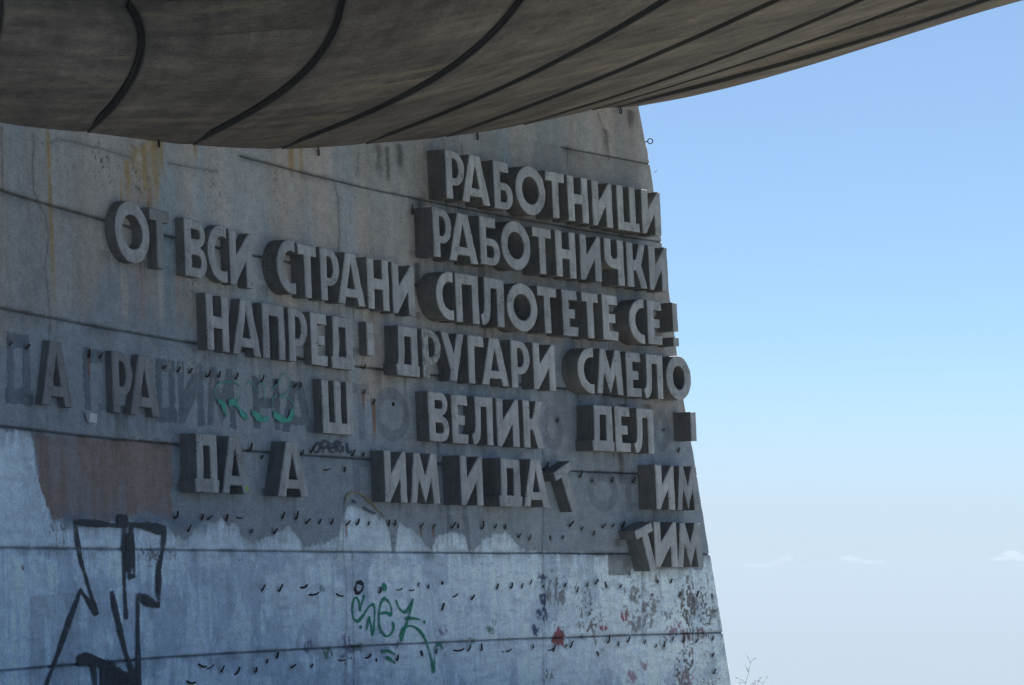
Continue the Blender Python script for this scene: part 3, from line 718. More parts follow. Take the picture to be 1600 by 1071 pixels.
    if ch == 'М':
        return [[(0, 0), (.2 * w, 0), (.30 * w, .48 * h), (.505 * w, .005 * h), (.725 * w, .48 * h), (.79 * w, 0), (w, 0), (.93 * w, h), (.725 * w, h), (.52 * w, .54 * h), (.345 * w, h), (.16 * w, h)]]
    if ch == 'Ш':
        c = w / 2; q = s * .5
        return [[(0, 0), (w, 0), (w, h), (w - s, h), (w - s, .21 * h), (c + q, .21 * h), (c + q, h), (c - q, h), (c - q, .21 * h), (s, .21 * h), (s, h), (0, h)]]
    return [[(0, 0), (w, 0), (w, h), (0, h)]]


def ccw(lp):
    a = sum(x0 * y1 - x1 * y0 for (x0, y0), (x1, y1) in zip(lp, lp[1:] + lp[:1]))
    return a > 0


def inset(lp, d, rng):
    """Offset a loop to its left by about D, a little unevenly like a worn cast edge."""
    out = []
    n = len(lp)
    for k in range(n):
        x0, y0 = lp[k - 1]; x1, y1 = lp[k]; x2, y2 = lp[(k + 1) % n]
        a = Vector((x1 - x0, y1 - y0)); c = Vector((x2 - x1, y2 - y1))
        if a.length < 1e-6 or c.length < 1e-6:
            out.append((x1, y1)); continue
        a.normalize(); c.normalize()
        na, nc = Vector((-a.y, a.x)), Vector((-c.y, c.x))
        bis = na + nc
        if bis.length < 0.3:
            bis = na
        bis = bis / max(bis.length_squared, 0.5) * 2
        e = d * rng.uniform(0.6, 1.5) * (3.0 if rng.random() < 0.07 else 1.0)
        out.append((x1 + bis.x * e, y1 + bis.y * e))
    return out


def dense(lp, step=0.13):
    out = []
    for (x0, y0), (x1, y1) in zip(lp, lp[1:] + lp[:1]):
        L = math.hypot(x1 - x0, y1 - y0)
        n = max(1, int(round(L / step)))
        out += [(x0 + (x1 - x0) * k / n, y0 + (y1 - y0) * k / n) for k in range(n)]
    return out


def letter_mesh(ch, w, h, rng):
    """Cast letter block; local x along the wall, y up, z out of the wall, front at z=0; back depth filled later."""
    loops = []
    parts = [glyph(ch, w, h)]
    if ch == '!':
        parts = [[[(0, .34 * h), (w, .34 * h), (w, h), (0, h)]], [[(0, 0), (w, 0), (w, .2 * h), (0, .2 * h)]]]
    return parts


def make_letter(ch, s0, s1, z0, z1, e, mat, rot=0.0, wear=0.011):
    rng = random.Random(hash((round(s0 * 1000), round(z0 * 1000))) & 0xffff)
    w, h = s1 - s0, z1 - z0
    zm = (z0 + z1) / 2
    sm = (s0 + s1) / 2
    A, Bv = wvec(s0, zm, e), wvec(s1, zm, e)
    t = (Bv - A); t.z = 0; t.normalize()
    n = Vector((t.y, -t.x, 0))
    up = (wvec(sm, z1, e) - wvec(sm, z0, e)).normalized()
    org = wvec(sm, z0, e)
    chord = (Bv - A).length
    tilt = R_(rng.uniform(-0.35, 0.35))
    verts, faces = [], []
    nfront = set()

    def put(x, y, d):
        x, y = (x - w / 2) * chord / w, y
        if rot:
            x0, y0 = x, y - h / 2
            x, y = x0 * math.cos(rot) - y0 * math.sin(rot), x0 * math.sin(rot) + y0 * math.cos(rot) + h / 2
        else:
            x, y = x - (y - h / 2) * tilt, y + x * tilt
        verts.append(t * x + up * y + n * d)
        return len(verts) - 1

    for part in letter_mesh(ch, w, h, rng):
        fl, sl = [], []
        for i, lp in enumerate(part):
            if ccw(lp) != (i == 0):
                lp = lp[::-1]
            lp = dense(lp)
            ins = inset(lp, wear, rng)
            f = [put(x, y, 0.0) for x, y in ins]
            sd = [put(x, y, -wear * rng.uniform(0.8, 1.6)) for x, y in lp]
            bk = [put(x, y, -e - 0.05) for x, y in lp]
            m_ = len(lp)
            for k in range(m_):
                j = (k + 1) % m_
                nfront.add(len(faces))
                faces.append((sd[k], sd[j], f[j], f[k]))
                faces.append((bk[k], bk[j], sd[j], sd[k]))
            fl.append((f, ins)); sl.append((bk, lp))
        for (rows, flip) in ((fl, False), (sl, True)):
            idx = [q for f, _ in rows for q in f]
            tri = tessellate_polygon([[Vector((x, y, 0)) for x, y in pts] for _, pts in rows])
            for a, b_, c in tri:
                if not flip: nfront.add(len(faces))
                faces.append((idx[a], idx[b_], idx[c]) if not flip else (idx[c], idx[b_], idx[a]))
    me = mesh_from(verts, faces)
    me.materials.append(mat)
    me.materials.append(M_CAST)
    fset = nfront
    me.polygons.foreach_set("material_index", [0 if k in fset else 1 for k in range(len(faces))])
    bm = bmesh.new(); bm.from_mesh(me)
    bmesh.ops.recalc_face_normals(bm, faces=bm.faces)
    bm.to_mesh(me); bm.free()
    name = "exclamation_mark" if ch in '!¡' else "letter_block"
    return link(name, me, None, loc=org)


# words of each line, in the order of LETTERS: (row, word, what the line is)
LINE = {1: "the top line", 2: "the second line", 3: "the third line", 4: "the third line", 5: "the third line",
        6: "the fourth line", 7: "the fourth line", 8: "the fourth line", 9: "the gappy fifth line", 10: "the gappy fifth line", 11: "the gappy fifth line",
        12: "the sixth line under the gappy fifth", 13: "the middle of the gappy sixth line", 14: "the sixth line by the wall's free edge", 15: "the lowest line"}
ORD = ["first", "second", "third", "fourth", "fifth", "sixth", "seventh", "eighth", "ninth", "tenth"]
words = []
cur = None
for L in LETTERS:
    ch, s0, s1, z0, z1, e, row = L
    if cur is None or cur[0] != row or s0 - cur[1][-1][2] > 0.28:
        cur = [row, []]
        words.append(cur)
    cur[1].append(L)
FLAKY = {(4, 'О'), (4, 'В'), (4, 'С'), (7, 'Р')}
for row, ls in words:
    txt = ''.join(l[0] for l in ls).replace('¡', '!')
    if row == 3 and len(ls) > 7:
        pass
    for k, (ch, s0, s1, z0, z1, e, _r) in enumerate(ls):
        fl = (row, ch) in FLAKY and not (row == 7 and s0 > 24)
        o = make_letter(ch, s0, s1, z0, z1, e, M_DULL if (row == 9 and ch != 'Ш') or (row == 4 and ch == 'Т') else (M_FLAKY if row == 7 else M_WORN) if fl else M_LET)
        what = "exclamation mark" if ch in '!¡' else "letter " + ch
        if len(ls) == 1 and ch in '!¡':
            w_ = [l for r, l in words if r == row]
            lab = f"{'dotless ' if ch == '¡' else ''}raised concrete exclamation mark after {''.join(l[0] for l in w_[w_.index(ls) - 1])} in {LINE[row]}"
        elif len(ls) == 1:
            lab = f"raised grey concrete {what} standing alone in {LINE[row]}"
        else:
            same = [q for q, l in enumerate(ls) if l[0] == ch]
            which = "" if len(same) == 1 else ORD[same.index(k)] + " "
            lab = f"{'flaking ' if fl and row == 7 else ''}raised concrete {which}{what} of {txt} in {LINE[row]}"
        tag(o, lab, "exclamation mark" if ch in '!¡' else "letter", "raised concrete letters of the slogan")
        if row == 12 and txt == 'ДА' and ch == 'А':
            green_letter = o
o = make_letter('Т', 26.01, 26.57, 2.60, 3.44, 0.275, M_LET, rot=R_(24))
o.location += Vector((0, 0, -0.0))
tag(o, "slipped raised concrete letter Т tilted beside ДА in the gappy sixth line", "letter", "raised concrete letters of the slogan")
o = make_letter('Т', 28.19, 28.73, 1.54, 2.38, 0.40, M_LET, rot=R_(18))
tag(o, "tilted raised concrete letter Т leaning beside ИМ in the lowest line", "letter", "raised concrete letters of the slogan")

# a green painted ring on one letter foot
bm = bmesh.new()
gp = []
for k in range(21):
    a = 2 * math.pi * k / 20
    gp.append((0.036 * math.cos(a), 0.036 * math.sin(a)))
vs = [[bm.verts.new((x * q, 0, y * q)) for x, y in gp[:-1]] for q in (0.3, 1.0)]
for k in range(20):
    bm.faces.new((vs[0][k], vs[0][(k + 1) % 20], vs[1][(k + 1) % 20], vs[1][k]))
me = bm_mesh(bm)
M_NEON = mat_flat("neon_green_paint", (0.33, 0.62, 0.05), 0.7, 0.1)
gr = link("painted_ring", me, M_NEON)
tt, nn = wframe(16.66)
gr.parent = green_letter
gpos = wvec(16.66, 2.78, GREEN_E + 0.004) - green_letter.location
gr.location = gpos
gr.rotation_euler = (0, 0, math.atan2(tt.y, tt.x))
gr["label"] = "neon green painted ring on the letter foot"

# ------------------------------------------------------------ the wall
def poly_mask(s, z, poly):
    ins = np.zeros(s.shape, bool)
    for (x0, y0), (x1, y1) in zip(poly, poly[1:] + poly[:1]):
        c = (y0 > z) != (y1 > z)
        with np.errstate(divide='ignore', invalid='ignore'):
            xx = (x1 - x0) * (z - y0) / ((y1 - y0) if y1 != y0 else 1e-9) + x0
        ins ^= c & (s < xx)
    return ins


def seg_dist(s, z, pts):
    d = np.full(s.shape, 1e9)
    for (x0, y0), (x1, y1) in zip(pts, pts[1:]):
        L2 = (x1 - x0) ** 2 + (y1 - y0) ** 2 + 1e-12
        t = np.clip(((s - x0) * (x1 - x0) + (z - y0) * (y1 - y0)) / L2, 0, 1)
        d = np.minimum(d, np.hypot(s - x0 - t * (x1 - x0), z - y0 - t * (y1 - y0)))
    return d


SPLAT_COL = {'red': (0.30, 0.05, 0.06), 'blue': (0.05, 0.06, 0.16), 'grey': (0.17, 0.165, 0.17), 'pink': (0.34, 0.19, 0.25), 'green': (0.06, 0.16, 0.09), 'violet': (0.17, 0.12, 0.26)}
STREAK_COL = {'ochre': (0.36, 0.25, 0.10), 'rust': (0.30, 0.14, 0.05), 'pale': (0.42, 0.39, 0.36), 'dark': (0.12, 0.115, 0.11), 'pink': (0.36, 0.29, 0.28), 'grey': (0.20, 0.195, 0.20)}


def wall_paint(s, z):
    n = s.shape
    C = np.empty(n + (3,))
    big = fbm(s, z, 0.35, 0.35, 1, 4)
    stv = fbm(s, z, 2.6, 0.22, 5, 4)
    fine = fbm(s, z, 6, 6, 9, 3)
    v = 0.355 * (0.56 + 0.40 * big + 0.46 * stv)
    hue = fbm(s, z, 1.7, 0.16, 21, 3) - 0.5 + 0.5 * (fbm(s, z, 0.5, 0.5, 31, 3) - 0.5)
    C[..., 0] = v * (1.0 + 0.46 * hue)
    C[..., 1] = v * (1.005 + 0.03 * hue)
    C[..., 2] = v * (0.985 - 0.24 * hue)
    # each formwork panel has its own tone
    lift = np.searchsorted(JOINTS, z)
    seam = np.searchsorted(SEAMS, s)
    rng = np.random.RandomState(4)
    tone = rng.uniform(0.90, 1.10, (20, 20))
    C *= tone[lift, seam][..., None]

    def mixin(mask, col):
        C[...] = C * (1 - mask[..., None]) + np.array(col) * mask[..., None]

    # blue of the skylight painted into the lower concrete, partly real blue-grey repaint
    sky_tint = sstep(-0.25, 0.25, 5.0 + 0.5 * np.sin(s * 0.55) - z + 1.6 * (fbm(s, z, 0.9, 0.5, 151, 4) - 0.5)) * (0.62 + 0.5 * fbm(s, z, 2.0, 0.6, 153, 4))
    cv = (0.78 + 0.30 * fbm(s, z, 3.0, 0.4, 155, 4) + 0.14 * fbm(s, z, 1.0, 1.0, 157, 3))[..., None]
    ck_ = np.clip(sky_tint, 0, 0.92)[..., None]
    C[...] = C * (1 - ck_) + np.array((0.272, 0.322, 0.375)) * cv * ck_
    # runs of lime, rust and soot
    for (a, b, wd, ln, c) in STREAKS:
        wob = 0.6 * wd * (fbm(s, z, 0.01, 1.3, int(a * 10) % 97, 2) - 0.5)
        q = np.abs(s - a + wob) / (wd * 0.9)
        t = (b + 0.1 - z) / ln
        mk = np.exp(-q ** 2) * sstep(-0.05, 0.06, t) * (1 - sstep(0.45, 1.05, t)) * (0.35 + 0.9 * fbm(s, z, 9, 0.8, int(b * 10) % 89, 3))
        mixin(np.clip(1.35 * mk, 0, 1) * 0.85, STREAK_COL[c])
    # ghosts of fallen letters: cleaner, darker patches where the blocks stood
    gm = np.zeros(n)
    for (ch, a, b2, zb, zt) in GHOSTS:
        sel = np.where((s > a - .1) & (s < b2 + .1) & (z > zb - .1) & (z < zt + .1))
        if not len(sel[0]): continue
        f2 = fbm(s[sel], z[sel], 11, 11, 13, 3) - .5
        ss, zz = s[sel] + 0.02 * (fine[sel] - .5) + 0.06 * f2, z[sel] + 0.03 * (fine[sel] - .5) + 0.05 * f2
        g = glyph(ch, b2 - a, zt - zb)
        k = poly_mask(ss - a, zz - zb, list(g[0]))
        for hole in g[1:]:
            k &= ~poly_mask(ss - a, zz - zb, list(hole))
        gm[sel] = np.maximum(gm[sel], k * (0.92 if a < 19 else 0.46))
    mixin(gm * np.clip(0.42 + 0.75 * fbm(s, z, 3.0, 0.8, 15, 4), 0, 1), (0.105, 0.130, 0.168))
    # peeling, pocked areas: dark specks among pale flakes
    pe = np.zeros(n)
    for (a, b, ra, rb, am) in PEEL:
        pe = np.maximum(pe, am * np.exp(-((s - a) / ra) ** 2 - ((z - b) / rb) ** 2))
    # white paint of the lower wall with its ragged upper edge
    wt = WHITE_TOP
    ztop = np.interp(s, [p_[0] for p_ in wt], [p_[1] for p_ in wt])
    rag = 0.10 * (fbm(s, z, 5, 5, 41, 4) - 0.5) + 0.13 * (fbm(s, z, 11, 1.6, 43, 3) - 0.5)
    wm = sstep(-0.02, 0.025, ztop - z + rag) * (0.55 + 0.45 * sstep(0.0, 0.22, ztop - z + 0.5 * (fbm(s, z, 12, 1.5, 45, 3) - 0.5)))
    thin = fbm(s, z, 1.3, 0.8, 51, 5)
    area = 0.09 * np.exp(-((s - 15.6) / 2.8) ** 2 - ((z - 1.05) / 0.75) ** 2) - 0.07 * sstep(19, 22, s) - 0.06 * sstep(1.75, 2.0, z)
    wear = sstep(0.50, 0.56, thin + area + 0.10 * (fbm(s, z, 9, 5, 53, 3) - .5))
    drag = sstep(0.54, 0.64, fbm(s, z, 8, 0.7, 55, 4) + 0.5 * area)
    scr = fbm(s, z, 3.0, 14.0, 57, 3)
    wcol = 0.92 + 0.16 * fbm(s, z, 4.5, 0.3, 61, 3) + 0.16 * fbm(s, z, 1.0, 1.0, 63, 4)
    W = np.stack([0.72 * wcol, 0.855 * wcol, 0.965 * wcol], -1)
    G1 = np.array((0.40, 0.50, 0.62))
    for mk_, am in ((wear, 0.58), (drag, 0.34), (sstep(0.58, 0.66, fbm(s, z, 22, 2.0, 59, 3)), 0.16)):
        W = W * (1 - am * mk_[..., None]) + G1 * am * mk_[..., None]
    bright = np.clip(sstep(0.53, 0.59, fbm(s, z, 2.2, 1.6, 65, 5)) * 0.7 + sstep(1.84, 1.9, z) * 0.6, 0, 0.85)
    W = W * (1 - bright[..., None]) + np.array((0.76, 0.88, 0.96)) * bright[..., None]
    k = (wm * (1 - 0.2 * sstep(0.5, 0.7, scr)))[..., None]
    C[...] = C * (1 - k) + W * k
    # brown repaint
    bs, bz = s + 0.22 * (fbm(s, z, 5, 6, 77, 4) - .5), z + 0.14 * (fbm(s, z, 9, 3, 79, 4) - .5)
    bm_ = poly_mask(bs, bz, list(BROWN)).astype(float)
    bc = 0.74 + 0.34 * fbm(s, z, 4.5, 0.35, 83, 4) + 0.20 * fbm(s, z, 1.2, 1.2, 85, 4)
    cov = bm_ * (0.66 + 0.34 * sstep(0.32, 0.5, fbm(s, z, 6, 0.9, 87, 4)))
    C[...] = C * (1 - cov[..., None]) + np.stack([0.285 * bc, 0.222 * bc, 0.205 * bc], -1) * cov[..., None]
    # a bluish roller coat under the brown patch
    bl = np.exp(-((z - 2.24 - 0.08 * (fine - .5)) / 0.11) ** 2) * sstep(11.6, 11.9, s) * (1 - sstep(15.6, 16.4, s)) * 0.75
    mixin(bl * sstep(0.25, 0.5, fbm(s, z, 3, 3, 71, 3)), (0.17, 0.22, 0.30))
    # old tower-shaped repaint low on the near end
    for poly in ([(10.72, .98), (12.15, .98), (12.15, 1.30), (10.72, 1.26)], [(10.55, -.6), (11.08, -.6), (11.12, .98), (10.72, .98)], [(11.2, -.6), (12.05, -.6), (12.1, .98), (11.3, .98)], [(11.42, 1.28), (11.47, 1.28), (11.46, 1.75), (11.44, 1.75)]):
        mixin(poly_mask(s, z, poly) * 0.33, (0.22, 0.26, 0.31))
    # grey square under the lowest letters
    mixin(poly_mask(s, z, [(27.72, 1.46), (28.4, 1.46), (28.4, 1.84), (27.72, 1.84)]) * 0.85, (0.21, 0.23, 0.25))
    # splashes of old colour
    for (a, b, r, c) in SPLATS:
        d = np.hypot((s - a) / 1.6, (z - b) / 1.1) / r
        mk = 1 - sstep(0.75, 1.15, d + 1.6 * (fbm(s, z, 10, 8, int(a * 7) % 71, 4) - 0.5))
        if not (c == 'red' and r > .12): mk = mk * sstep(0.40, 0.52, fbm(s, z, 20, 12, int(a * 31) % 67, 3))
        mixin(mk * (0.9 if c in ('red', 'blue') and r < .2 else 0.75), SPLAT_COL[c])
    # speckle: tiny dark flecks in vertical drifts, denser where the coat peels
    sp = fbm(s, z, 21, 19, 91, 3)
    drift = sstep(0.46, 0.66, fbm(s, z, 3.4, 0.55, 93, 3))
    dens = np.clip(pe, 0, 1.1) * (0.35 + 0.65 * drift)
    mk = sstep(0.0, 0.05, sp - (0.78 - 0.22 * dens - 0.02 * wm)) * np.clip(0.25 + dens, 0, 1)
    mixin(mk * 0.88, (0.085, 0.078, 0.075))
    fk = sstep(0.0, 0.04, fbm(s, z, 11, 5, 95, 4) - (0.79 - 0.26 * dens * wm)) * np.clip(2 * dens, 0, 1) * wm
    mixin(fk * 0.8, (0.20, 0.195, 0.19))
    fl = sstep(0.66, 0.74, fbm(s, z, 13, 9, 97, 3) + 0.12 * pe) * np.clip(pe * 1.2, 0, 1) * (1 - wm)
    mixin(fl * 0.55, (0.42, 0.42, 0.40))
    # cracks and dirty formwork seams
    for c in CRACKS:
        lo, hi = min(p_[0] for p_ in c) - .3, max(p_[0] for p_ in c) + .3
        sel = np.where((s > lo) & (s < hi))
        if not len(sel[0]): continue
        wob = 0.05 * (fbm(s[sel], z[sel], 3, 5, 101, 3) - 0.5)
        d = seg_dist(s[sel] + wob, z[sel], c)
        C[sel] *= (1 - 0.46 * np.exp(-(d / 0.013) ** 2) * (0.3 + fbm(s[sel], z[sel], 1, 4, 103, 2)) - 0.16 * np.exp(-(d / 0.07) ** 2))[..., None]
    # dirt that gathers along the horizontal joints
    for j in JOINTS:
        on = sstep(-0.1, 0.1, s - JSTART.get(j, -99))
        d = z - j - 0.012 * (fbm(s, z, 1.5, 0.1, 107, 2) - 0.5)
        up = np.exp(-(np.clip(d, 0, 9) / 0.05) ** 2) * (d > 0) + np.exp(-(d / 0.11) ** 2) * (d <= 0)
        C *= (1 - on * 0.38 * up * sstep(0.3, 0.75, fbm(s, z, 2.2, 2.2, 109, 3)))[..., None]
        C *= (1 - on * 0.65 * np.exp(-(d / 0.016) ** 2))[..., None]
    # dirt washed down from the undersides of the letters
    for (ch, a, b2, zb, zt, e, _r) in LETTERS:
        sel = np.where((s > a - .35) & (s < b2 + .05) & (z < zb + .12) & (z > zb - .75))
        if not len(sel[0]): continue
        ss, zz = s[sel], z[sel]
        t = np.clip(zb + 0.05 - zz, -0.1, 1)
        run = sstep(0.42, 0.75, fbm(ss, zz, 9, 0.35, 141, 3)) * np.exp(-t / 0.30) + 0.55 * np.exp(-np.abs(t) / 0.09)
        run *= sstep(-.35, -.1, ss - a) * (0.4 + 0.9 * fbm(ss, zz, 1.1, 1.1, 143, 3))
        C[sel] *= (1 - 0.34 * np.clip(run, 0, 1.3))[..., None] * np.array((1, .995, .98))
    # rust runs below pins
    for (a, b, ln) in RUST:
        t = (b - z) / ln
        mk = np.exp(-((s - a) / (0.035 * (1.2 - 0.7 * np.clip(t, 0, 1)))) ** 2) * sstep(-0.02, 0.05, t) * (1 - sstep(0.5, 1.0, t))
        mixin(mk * 0.8, (0.22, 0.10, 0.04))
    for (a, b) in PINS:
        d = np.hypot((s - a) / 0.055, (z - b - 0.01) / 0.05)
        sel = d < 2.5
        C[sel] *= (1 - 0.45 * np.exp(-d[sel] ** 2))[..., None]
    return np.clip(C, 0.01, 0.96)


sL = 8.9
base = list(np.arange(-2.1, -0.95, 0.06)) + list(np.arange(-0.95, 10.5, 0.0155))
zs = [q for q in base if all(abs(q - j) > 0.03 for j in JOINTS)]
for j in JOINTS:
    zs += [j - 0.026, j - 0.017, j - 0.009, j, j + 0.009, j + 0.017, j + 0.026]
zs = np.array(sorted(q for q in zs if -2.1 <= q <= 10.5))
us = np.linspace(0, 1, 1000)
ZZ = np.broadcast_to(zs[None, :], (len(us), len(zs))).copy()
SS = sL + us[:, None] * (edge_s(zs)[None, :] - sL)
dep = np.zeros_like(ZZ)
for k, j in enumerate(JOINTS):
    dep += 0.035 * (1 - sstep(0.008, 0.021, np.abs(ZZ - j))) * (SS > JSTART.get(j, -99))
liftoff = np.array([0, .004, .010, -.003, .002, -.002, .003, 0, 0, 0])
dep -= liftoff[np.searchsorted(JOINTS, ZZ)]
dep += 0.012 * (fbm(SS, ZZ, 0.8, 0.8, 111, 3) - 0.5)
zj = np.zeros_like(ZZ)
for j in JOINTS:
    zj += np.where(np.abs(ZZ - j) < 0.03, 0.016 * (fbm(SS, ZZ * 0, 0.7, 0.1, int(j * 3) % 50 + 120, 2) - 0.5), 0)
co = wpos(SS, ZZ + zj, -dep)
# chipped free edge
chip = (us[:, None] > 0.9995) * 0.02 * (fbm(SS, ZZ, 3, 5, 131, 2))
co[..., 0] -= chip
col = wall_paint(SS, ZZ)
nu, nz = len(us), len(zs)
V = co.reshape(-1, 3)
Q = grid_quads(nu, nz)
# the wall's free end, turned away from the viewer, and the hidden near stretch
t_e = np.stack([np.zeros(nz), np.zeros(nz)], -1)
endb = co[-1].copy()
a_e = SS[-1] / R0
endb[:, 0] += -np.cos(a_e) * 1.4 - 0.25 * np.sin(a_e)
endb[:, 1] += np.sin(a_e) * 1.4 - 0.25 * np.cos(a_e)
b0 = len(V)
q = np.arange(nz - 1)
endq = np.stack([(nu - 1) * nz + q, b0 + q, b0 + q + 1, (nu - 1) * nz + q + 1], -1)
ns = np.linspace(-3, sL, 240)
nzz = np.linspace(-2.1, 9.0, 260)
NS, NZ = np.meshgrid(ns, nzz, indexing='ij')
nco = wpos(NS, NZ, 0.0).reshape(-1, 3)
b1 = b0 + nz
V = np.concatenate([V, endb, nco])
Q = np.concatenate([Q, endq, grid_quads(len(ns), len(nzz), b1)])
wme = fast_mesh(V, Q)
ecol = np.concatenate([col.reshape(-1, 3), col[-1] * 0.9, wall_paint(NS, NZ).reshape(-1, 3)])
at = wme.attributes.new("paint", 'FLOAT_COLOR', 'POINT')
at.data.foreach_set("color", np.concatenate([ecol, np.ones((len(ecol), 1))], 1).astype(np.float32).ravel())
uvw = np.concatenate([np.stack([SS, ZZ, 0 * ZZ], -1).reshape(-1, 3), endb, np.stack([NS, NZ, 0 * NZ], -1).reshape(-1, 3)])
at = wme.attributes.new("wuv", 'FLOAT_VECTOR', 'POINT')
at.data.foreach_set("vector", uvw.astype(np.float32).ravel())
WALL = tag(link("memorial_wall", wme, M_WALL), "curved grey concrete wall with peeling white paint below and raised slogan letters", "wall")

# ------------------------------------------------------------ graffiti on the wall
def smooth(pts, k=6):
    P = [pts[0]] + list(pts) + [pts[-1]]
    out = []
    for i in range(1, len(P) - 2):
        p0, p1, p2, p3 = [np.array(P[i + d]) for d in (-1, 0, 1, 2)]
        for q_ in range(k):
            t = q_ / k
            out.append(0.5 * ((2 * p1) + (-p0 + p2) * t + (2 * p0 - 5 * p1 + 4 * p2 - p3) * t * t + (-p0 + 3 * p1 - 3 * p2 + p3) * t ** 3))
    out.append(np.array(pts[-1]))
    return out


def ribbon(bm, pts, wd, off, hard=False):
    P = []
    if hard:
        for a, b_ in zip(pts, pts[1:]):
            a, b_ = np.array(a), np.array(b_)
            P += [a + (b_ - a) * k / 6 for k in range(6)]
        P.append(np.array(pts[-1]))
    else:
        P = smooth(pts)
    P = [p_ for k, p_ in enumerate(P) if k == 0 or np.hypot(*(p_ - P[k - 1])) > 1e-4]
    n = len(P)
    rows = []
    for k in range(n):
        # widths are true on the wall; the wall is seen at a slant, so strokes look narrower along it
        d = P[min(k + 1, n - 1)] - P[max(k - 1, 0)]
        d = d / (np.hypot(*d) + 1e-9)
        nn_ = np.array((-d[1], d[0]))
        wk = wd * (0.72 + 0.28 * random.random() + 0.28 * math.sin(k * 0.37 + len(P)))
        if k in (0, n - 1): wk *= 0.7
        o = off + 0.0022 * k / n
        rows.append([bm.verts.new(wvec(*(P[k] + nn_ * wk * f), o)) for f in (-.8, -.4, 0, .4, .8)])
        for v_, e_ in zip(rows[-1], (1, .5, 0, .5, 1)):
            v_[bm.verts.layers.float['edge']] = e_
    for a, b_ in zip(rows, rows[1:]):
        for f in range(4):
            bm.faces.new((a[f], a[f + 1], b_[f + 1], b_[f]))


GCOL = {'big': (0.042, 0.048, 0.062), 'sey': (0.015, 0.25, 0.16), 'small': (0.06, 0.075, 0.10), 'turq': (0.075, 0.34, 0.28), 'yellow': (0.27, 0.25, 0.12), 'bluebit': (0.08, 0.11, 0.17), 'blob': (0.02, 0.02, 0.025), 'blobpale': (0.35, 0.4, 0.45)}
GLAB = {'big': "large dark outline graffiti letters", 'sey': "green spray signature on white paint", 'small': "small black spray lettering", 'turq': "turquoise dripping bubble lettering", 'yellow': "yellow spray arch", 'bluebit': "dark blue brush dabs", 'blob': "small black stencil blotch", 'blobpale': "pale eyes of the stencil blotch"}
for gi, (nm, sts) in enumerate(STROKES.items()):
    bm = bmesh.new()
    bm.verts.layers.float.new('edge')
    for k, (pts, wd) in enumerate(sts):
        ribbon(bm, pts, wd, 0.022 + 0.0009 * k + (0.006 if nm == 'blobpale' else 0), hard=(nm == 'big'))
    me = bm_mesh(bm)
    g = link("graffiti_tag", me, mat_spray("spray_" + nm, GCOL[nm]), WALL)
    g["label"] = GLAB[nm]

# torn white scrap stuck to the wall
SP = [wvec(a, b_, 0.02) for a, b_ in SCRAP]
tt, nn = wframe(12.6)
V_ = [p_ + nn * d for d in (0, 0.03) for p_ in SP]
V_[4] += nn * 0.05
me = mesh_from(V_, [(0, 1, 2, 3), (7, 6, 5, 4)] + [(k, (k + 1) % 4, 4 + (k + 1) % 4, 4 + k) for k in range(4)])
tag(link("board_scrap", me, mat_flat("white_board", (0.62, 0.66, 0.70), 0.8, 0.1, 12)), "torn white board scrap stuck on the wall below the gap before РА", "scrap")

# ------------------------------------------------------------ iron pins left where letters fell off
def pin_mesh(kind, rng):
    bm = bmesh.new()
    r = 0.0135
    L = rng.uniform(0.022, 0.045)
    H = rng.uniform(0.055, 0.105)
    if kind == 'hook':
        a_ = rng.uniform(-.01, .03)
        pts = [(0, 0, 0), (0, -L * .6, -0.004), (0.0, -L, 0.004), (a_ * .4, -L - 0.008, 0.022), (a_, -L - rng.uniform(.005, .03), H)]
    elif kind == 'flat':
        pts = [(0, 0, 0), (0.01, -0.03, 0), (0.05, -0.05, -0.008), (0.11, -0.06, 0.0), (0.15, -0.06, 0.022)]
    else:
        pts = [(0, 0, 0), (0, -0.02, 0.0), (0, -0.035, 0.0)]
        r = 0.03
    tube(bm, [(x, y + 0.05 if k == 0 else y, z) for k, (x, y, z) in enumerate(pts)], r, 6)
    return bm_mesh(bm)


rng = random.Random(3)
PM = {k: [pin_mesh(k, rng) for _ in range(n_)] for k, n_ in (('hook', 14), ('flat', 5), ('nub', 1))}
for v in PM.values():
    for me in v:
        me.materials.append(M_IRON)


def pin_words(s, z):
    if z > 4.75: return "among the fourth line of letters"
    if z > 3.9: return "along the gappy fifth line of letters" if s < 18 else "beside a gap in the fifth line"
    if z > 2.9: return "along the gappy sixth line of letters"
    if z > 1.9: return "in the bare row above the white paint"
    if z > 0.75: return "in the upper pin row on white paint"
    return "in the lowest pin row on white paint"


protos = {}
for kind, lst in (('hook', PINS), ('flat', FLAT_PINS), ('nub', NUBS)):
    for (a, b_) in lst:
        me = rng.choice(PM[kind])
        key = me.name
        if key not in protos:
            o = bpy.data.objects.new("iron_pin", me)
            protos[key] = o
        else:
            o = protos[key].copy()
        COL.objects.link(o)
        t, n_ = wframe(a)
        o.location = wvec(a, b_, -0.01)
        o.rotation_euler = (rng.uniform(-.15, .25), rng.gauss(0, .3), math.atan2(t.y, t.x) + rng.gauss(0, .4))
        sc_ = rng.uniform(0.75, 1.2)
        o.scale = (sc_, sc_, sc_)
        where = pin_words(a, b_)
        desc = {'hook': "rusty iron pin bent upward", 'flat': "rusty iron pin bent flat sideways", 'nub': "stubby broken iron pin"}[kind]
        tag(o, f"{desc} {where}", "iron pin", f"{kind if kind != 'nub' else 'stub'} pins {where}")

